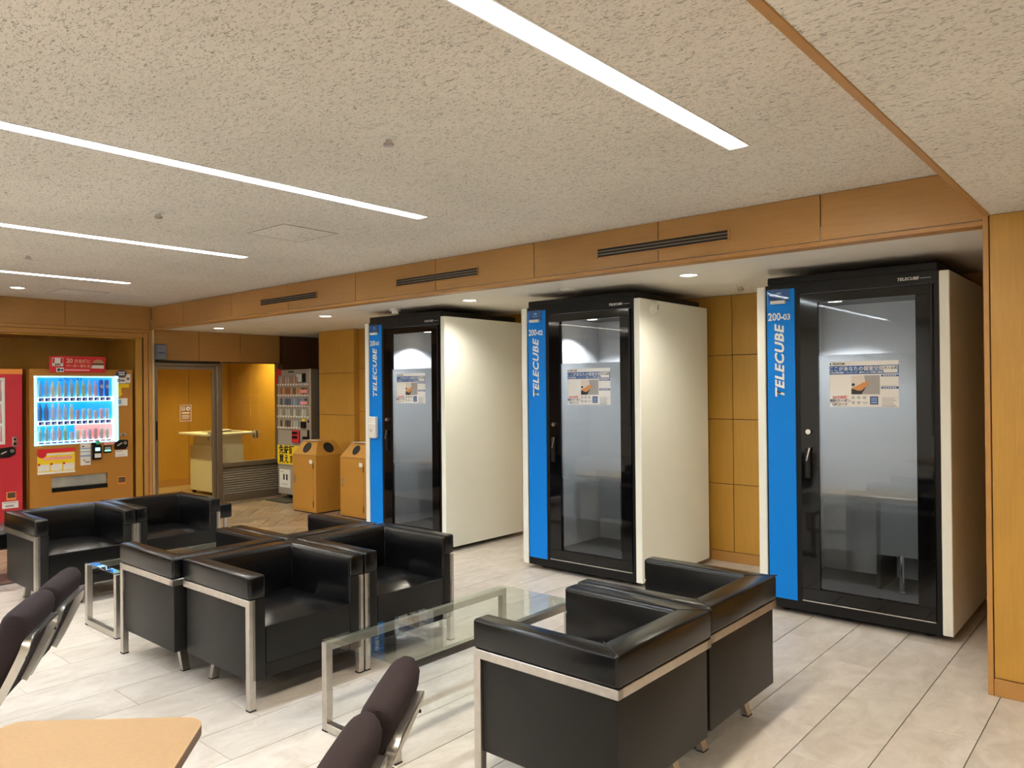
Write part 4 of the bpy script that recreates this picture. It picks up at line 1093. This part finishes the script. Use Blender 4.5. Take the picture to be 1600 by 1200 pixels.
# promotion sheet
pq = obj('promotion_sheet', B().box(0.078, 0.470, -0.004, 0.0, 0.565, 0.852, bev=0.001), M_yel, vm)
obj('sheet_top', B().box(0.078, 0.470, -0.0055, -0.004, 0.805, 0.852).cyl((0.125, -0.004, 0.80), (0.125, -0.006, 0.80), 0.05, n=20), M_prr, pq)
obj('sheet_headline', B().box(0.17, 0.45, -0.006, -0.004, 0.775, 0.795), M_prw, pq)
obj('sheet_slogan', B().box(0.14, 0.44, -0.006, -0.004, 0.725, 0.755), M_pink, pq)
obj('sheet_boxes', B().box(0.085, 0.20, -0.006, -0.004, 0.60, 0.675).box(0.215, 0.33, -0.006, -0.004, 0.60, 0.675).box(0.345, 0.46, -0.006, -0.004, 0.60, 0.675).box(0.078, 0.470, -0.006, -0.004, 0.565, 0.59), M_prw, pq)
obj('sheet_numbers', B().cyl((0.095, -0.006, 0.678), (0.095, -0.0075, 0.678), 0.013, n=14).cyl((0.222, -0.006, 0.678), (0.222, -0.0075, 0.678), 0.013, n=14).cyl((0.352, -0.006, 0.678), (0.352, -0.0075, 0.678), 0.013, n=14), M_prr, pq)
cc = obj('payment_card', B().box(0.528, 0.640, -0.003, 0.0, 0.635, 0.885), M_prw, vm)
obj('card_bands', B().box(0.528, 0.640, -0.0045, -0.003, 0.825, 0.838).box(0.528, 0.640, -0.0045, -0.003, 0.79, 0.80).box(0.528, 0.640, -0.0045, -0.003, 0.735, 0.755), M_ltbl, cc)
obj('card_print', B().box(0.545, 0.57, -0.0045, -0.003, 0.85, 0.862).box(0.58, 0.63, -0.0045, -0.003, 0.665, 0.675).box(0.56, 0.58, -0.0045, -0.003, 0.69, 0.70), M_prk, cc)
er = obj('contactless_reader', B().box(0.65, 0.755, -0.03, 0, 0.695, 0.86, bev=0.008, seg=2).box(0.652, 0.745, -0.012, 0, 0.86, 0.895, bev=0.003), M_blk, vm)
obj('reader_screen', B().box(0.682, 0.735, -0.032, -0.029, 0.795, 0.835), emit('reader_screen', (0.35, 0.75, 0.95), 1.0), er)
obj('reader_label', B().box(0.675, 0.745, -0.032, -0.029, 0.715, 0.765), M_prw, er)
obj('green_lamp', B().cyl((0.715, 0, 0.893), (0.715, -0.03, 0.893), 0.022, n=16), M_grn, er)
ms = obj('amount_display', B().box(0.785, 0.875, -0.008, 0, 0.765, 0.85, bev=0.003), M_blk, vm)
obj('amount_digits', B().box(0.795, 0.865, -0.0095, -0.008, 0.782, 0.80), emit('digits', (0.25, 0.9, 0.6), 0.8), ms)
obj('amount_screen', B().box(0.797, 0.863, -0.0095, -0.008, 0.805, 0.835), M_prg, ms)
obj('pink_tag', B().box(0.79, 0.91, -0.003, 0, 0.86, 0.895), M_pink, vm)
cs_ = obj('coin_slot', B().prism([(0.905, 0.80), (1.03, 0.795), (1.065, 0.83), (1.065, 0.905), (0.96, 0.91), (0.905, 0.87)], -0.014, 0.0, 'y', 0.004), M_blk, vm)
obj('return_lever', B().box(-0.035, 0.035, -0.010, 0, -0.008, 0.008, bev=0.003, mat=Matrix.Translation((0.965, -0.014, 0.858)) @ Matrix.Rotation(-0.55, 4, 'Y')), M_alu, cs_)
obj('coin_inlet', B().ring((1.03, -0.014, 0.87), (0, -1, 0), 0.008, 0.018, 0.004, 16), M_steel, cs_)
nt = obj('notice_plate', B().box(0.918, 1.062, -0.003, 0, 0.705, 0.785), M_prw, vm)
obj('notice_print', B().box(0.93, 1.0, -0.0045, -0.003, 0.768, 0.775).box(0.95, 1.03, -0.0045, -0.003, 0.725, 0.729), M_prg, nt)
pu = obj('pickup_flap', B().box(0.23, 0.825, 0.022, 0.03, 0.40, 0.52), plain('clear_flap', (0.42, 0.42, 0.38), 0.12, metal=0.6, var=0.4, vscale=6), vm)
obj('pickup_frame', B().box(0.225, 0.83, 0.0, 0.06, 0.350, 0.358).box(0.225, 0.83, 0.03, 0.06, 0.358, 0.525).box(0.225, 0.83, -0.004, 0.02, 0.358, 0.395, bev=0.003), M_blk, pu)
ch = obj('change_tray', B().box(0.945, 1.040, -0.006, 0.0, 0.372, 0.465, bev=0.008), M_org, vm)
obj('tray_mouth', B().box(0.953, 1.032, -0.008, -0.005, 0.392, 0.458), M_brn, ch)
lk = obj('lock', B().box(0.955, 1.045, -0.010, 0, 0.955, 0.992, bev=0.008), M_steel, vm)
obj('lock_keyhole', B().cyl((1.01, -0.010, 0.973), (1.01, -0.012, 0.973), 0.009, n=12), M_blk, lk)
es = B()
pts = [(0.995 + 0.065 * math.cos(2 * PI * k / 24), 1.715 + 0.042 * math.sin(2 * PI * k / 24)) for k in range(24)]
el = obj('navy_oval_sticker', es.prism(pts, -0.004, 0, 'y'), M_navy, vm)
obj('oval_print', B().box(0.955, 1.035, -0.0055, -0.004, 1.722, 1.736).box(0.965, 1.03, -0.0055, -0.004, 1.695, 1.712), M_prw, el)
ip = obj('phone_sticker', B().box(1.045, 1.10, -0.004, 0, 1.60, 1.71, bev=0.002).box(0.94, 1.045, -0.003, 0, 1.595, 1.665, bev=0.002), M_prw, vm)
obj('phone_print', B().box(1.06, 1.085, -0.0055, -0.003, 1.64, 1.665).ring((0.965, -0.003, 1.632), (0, -1, 0), 0.010, 0.020, 0.0015, 16).box(0.99, 1.03, -0.0045, -0.003, 1.622, 1.64), M_navy, ip)
obj('yellow_arrow', B().box(0.94, 1.085, -0.004, 0, 1.545, 1.59).prism([(0.955, 1.545), (0.995, 1.545), (0.995, 1.475), (1.012, 1.475), (0.972, 1.425), (0.932, 1.475), (0.955, 1.475)], -0.004, 0, 'y'), M_yel, vm)
wc = obj('white_card', B().box(0.94, 1.065, -0.004, 0, 1.325, 1.415, bev=0.003), M_prw, vm)
obj('card_phone', B().box(0.955, 0.992, -0.0055, -0.004, 1.342, 1.40, bev=0.003), M_ltbl, wc)
# burger promotion topper
kp = obj('promotion_topper', B().box(0.205, 0.808, -0.016, -0.008, 1.722, 1.912, bev=0.008).prism([(0.208, 1.79), (0.165, 1.828), (0.208, 1.815)], -0.016, -0.008, 'y'), M_prr, vm)
lg_ = obj('logo_panel', B().box(0.230, 0.345, -0.018, -0.0155, 1.795, 1.892), M_prw, kp)
obj('logo_stripes', B().box(0.235, 0.255, -0.0195, -0.0175, 1.828, 1.888).box(0.318, 0.340, -0.0195, -0.0175, 1.828, 1.888), M_prr, lg_)
lettering('logo_lettering', 'KFC', 0.032, M_prk, lg_, 0.287, -0.0195, 1.811, shear=0.2, offset=0.0018)
M_gold = plain('gold_print', (0.72, 0.52, 0.34), 0.5)
lettering('topper_headline', '20', 0.068, M_gold, kp, 0.412, -0.0175, 1.858, offset=0.002)
lettering('topper_headline', '万名様に', 0.046, M_gold, kp, 0.552, -0.0175, 1.852, offset=0.001, res=2)
lettering('topper_line', 'バーガー当たる!', 0.037, M_gold, kp, 0.510, -0.0175, 1.798, offset=0.001, res=2)
obj('topper_strip', B().box(0.36, 0.63, -0.0178, -0.0155, 1.742, 1.762), M_pink, kp)
bg = obj('burger_picture', B().prism([(0.665 + 0.062 * math.cos(a * PI / 10) + 0.06, 1.835 + 0.045 * math.sin(a * PI / 10)) for a in range(11)], -0.0185, -0.0155, 'y'), plain('bun', (0.50, 0.30, 0.14), 0.5), kp)
obj('burger_filling', B().box(0.660, 0.790, -0.0182, -0.0155, 1.812, 1.834), M_brn, bg)
obj('burger_wrap', B().prism([(0.645, 1.775), (0.785, 1.772), (0.790, 1.812), (0.662, 1.812)], -0.0188, -0.0155, 'y'), M_prw, bg)
mk = obj('app_mark', B().box(0.272, 0.352, -0.019, -0.0155, 1.728, 1.778, bev=0.002), M_prw, kp)
obj('app_mark_print', B().cyl((0.298, -0.019, 1.753), (0.298, -0.0205, 1.753), 0.017, n=16).box(0.32, 0.345, -0.0205, -0.019, 1.742, 1.762), M_navy, mk)

# ------------------------------------------------------------------ red drinks machine, cut by the left edge of the frame
rm = thing('vending_machine', 'red drinks vending machine cut off by the left edge', 'vending machine', (VX, 1.75, 0), PI / 2)
RW = 1.132
obj('cabinet', B().box(0, RW, 0.07, 0.72, 0.03, 1.755, bev=0.006), M_red, rm)
rd_ = obj('front_door', B().box(0.004, 0.06, 0, 0.069, 0.06, 1.70).box(0.962, RW - 0.004, 0, 0.069, 0.06, 1.70).box(0.06, 0.962, 0, 0.069, 0.06, 0.93).box(0.06, 0.962, 0, 0.069, 1.66, 1.70), M_red, rm)
obj('orange_band', B().box(0.0, RW, -0.004, 0.072, 1.70, 1.757, bev=0.003), M_org, rm)
wf = obj('window_frame', B().box(0.935, 0.962, -0.008, 0.03, 0.93, 1.66, bev=0.003).box(0.06, 0.935, -0.008, 0.03, 1.635, 1.66, bev=0.003).box(0.06, 0.935, -0.008, 0.03, 0.93, 0.955, bev=0.003), M_cwht, rm)
obj('display_back', B().box(0.06, 0.935, 0.060, 0.066, 0.955, 1.635), emit('lit_white_back', (0.75, 0.80, 0.80), 0.55), rm)
for z in (1.40, 1.16, 0.96):
    obj('display_shelf', B().box(0.06, 0.935, -0.004, 0.058, z - 0.03, z, bev=0.002), M_cwht, rm)
    for k, cc_ in enumerate(((.30, .34, .38), (.62, .56, .48), (.55, .14, .14))):
        key = ('can', .12, cc_)
        if key not in BM:
            me = bottle_mesh(.12, 0.024, 'can'); me.materials.append(plain('drink_can', cc_, 0.3)); BM[key] = me
    key = ('can', .12, ((.30, .34, .38), (.62, .56, .48), (.55, .14, .14))[(1.40, 1.16, 0.96).index(z)])
    o = link('drink_can', BM[key], None, None, (VX - 0.032, 1.75 + 0.90, z + 0.001))
    tag(o, 'drink can in the %s row of the red machine at the left edge' % ('top', 'middle', 'bottom')[(1.40, 1.16, 0.96).index(z)], 'can', 'cans in the red machine')
lk = obj('lock', B().box(1.03, 1.075, -0.012, 0, 0.90, 1.01, bev=0.006), M_steel, rm)
obj('lock_handle', B().box(1.038, 1.067, -0.018, -0.011, 0.915, 0.945, bev=0.003).cyl((1.052, -0.011, 0.98), (1.052, -0.016, 0.98), 0.012, n=14), M_blk, lk)
cs_ = obj('coin_slot', B().prism([(0.885, 0.785), (1.0, 0.785), (1.06, 0.82), (1.06, 0.875), (1.03, 0.90), (0.885, 0.885)], -0.014, 0.0, 'y', 0.004), M_blk, rm)
obj('return_lever', B().box(-0.03, 0.03, -0.010, 0, -0.008, 0.008, bev=0.003, mat=Matrix.Translation((0.945, -0.014, 0.84)) @ Matrix.Rotation(-0.45, 4, 'Y')), M_alu, cs_)
obj('coin_inlet', B().ring((1.025, -0.014, 0.855), (0, -1, 0), 0.008, 0.018, 0.004, 16), M_steel, cs_)
ch = obj('change_tray', B().box(0.97, 1.065, -0.006, 0.0, 0.315, 0.405, bev=0.010), M_org, rm)
obj('tray_mouth', B().box(0.98, 1.055, -0.008, -0.005, 0.338, 0.398), M_brn, ch)
nt = obj('notice_plate', B().box(0.93, 1.085, -0.003, 0, 0.225, 0.300), M_prw, rm)
obj('notice_print', B().box(0.94, 1.07, -0.0045, -0.003, 0.283, 0.29).box(0.96, 1.04, -0.0045, -0.003, 0.24, 0.262), M_prg, nt)

# ------------------------------------------------------------------ wall speaker beside the door
sp = thing('wall_speaker', 'small grey wall speaker above the sliding door', 'speaker', (XL, 4.395, 1.896))
obj('cabinet', B().box(0.0, 0.075, -0.068, 0.055, 0.0, 0.19, bev=0.006), M_spk, sp)
obj('grille', B().box(0.075, 0.079, -0.058, 0.045, 0.085, 0.18, bev=0.002).box(0.075, 0.079, -0.058, 0.045, 0.01, 0.075, bev=0.002), plain('grille_blue', (0.17, 0.20, 0.28), 0.6), sp)
obj('badge', B().box(0.079, 0.081, -0.04, 0.02, 0.075, 0.084), M_navy, sp)

# ------------------------------------------------------------------ ash counter in the smoking room
ct = thing('ash_counter', 'cream counter with ashtrays inside the smoking room', 'counter', (-10.55, 5.72, 0))
obj('cabinet', B().box(-0.36, 0.34, -0.30, 0.16, 0.05, 0.70, bev=0.004), M_cream, ct)
obj('neck', B().box(-0.34, 0.32, -0.26, 0.14, 0.70, 0.86), M_cream, ct)
obj('counter_top', B().box(-0.46, 0.44, -0.43, 0.36, 0.86, 0.89, bev=0.005), plain('counter_white', (0.75, 0.70, 0.55), 0.4), ct)
obj('ash_grille', B().box(-0.22, 0.24, -0.20, 0.22, 0.89, 0.898).box(-0.10, 0.14, -0.12, 0.08, 0.898, 0.93, bev=0.006), M_steel, ct)
for yy in (-0.38, 0.31):
    obj('cup_holder', B().lathe([(0.040, 0.80), (0.045, 0.86), (0.045, 0.895), (0.038, 0.91)], 16, (0.40, yy)), M_steel, ct, smooth=40)
for sx in (-0.32, 0.30):
    for sy in (-0.26, 0.12):
        obj('castor', B().cyl((sx - 0.012, sy, 0.026), (sx + 0.012, sy, 0.026), 0.026, n=14), M_rub, ct)
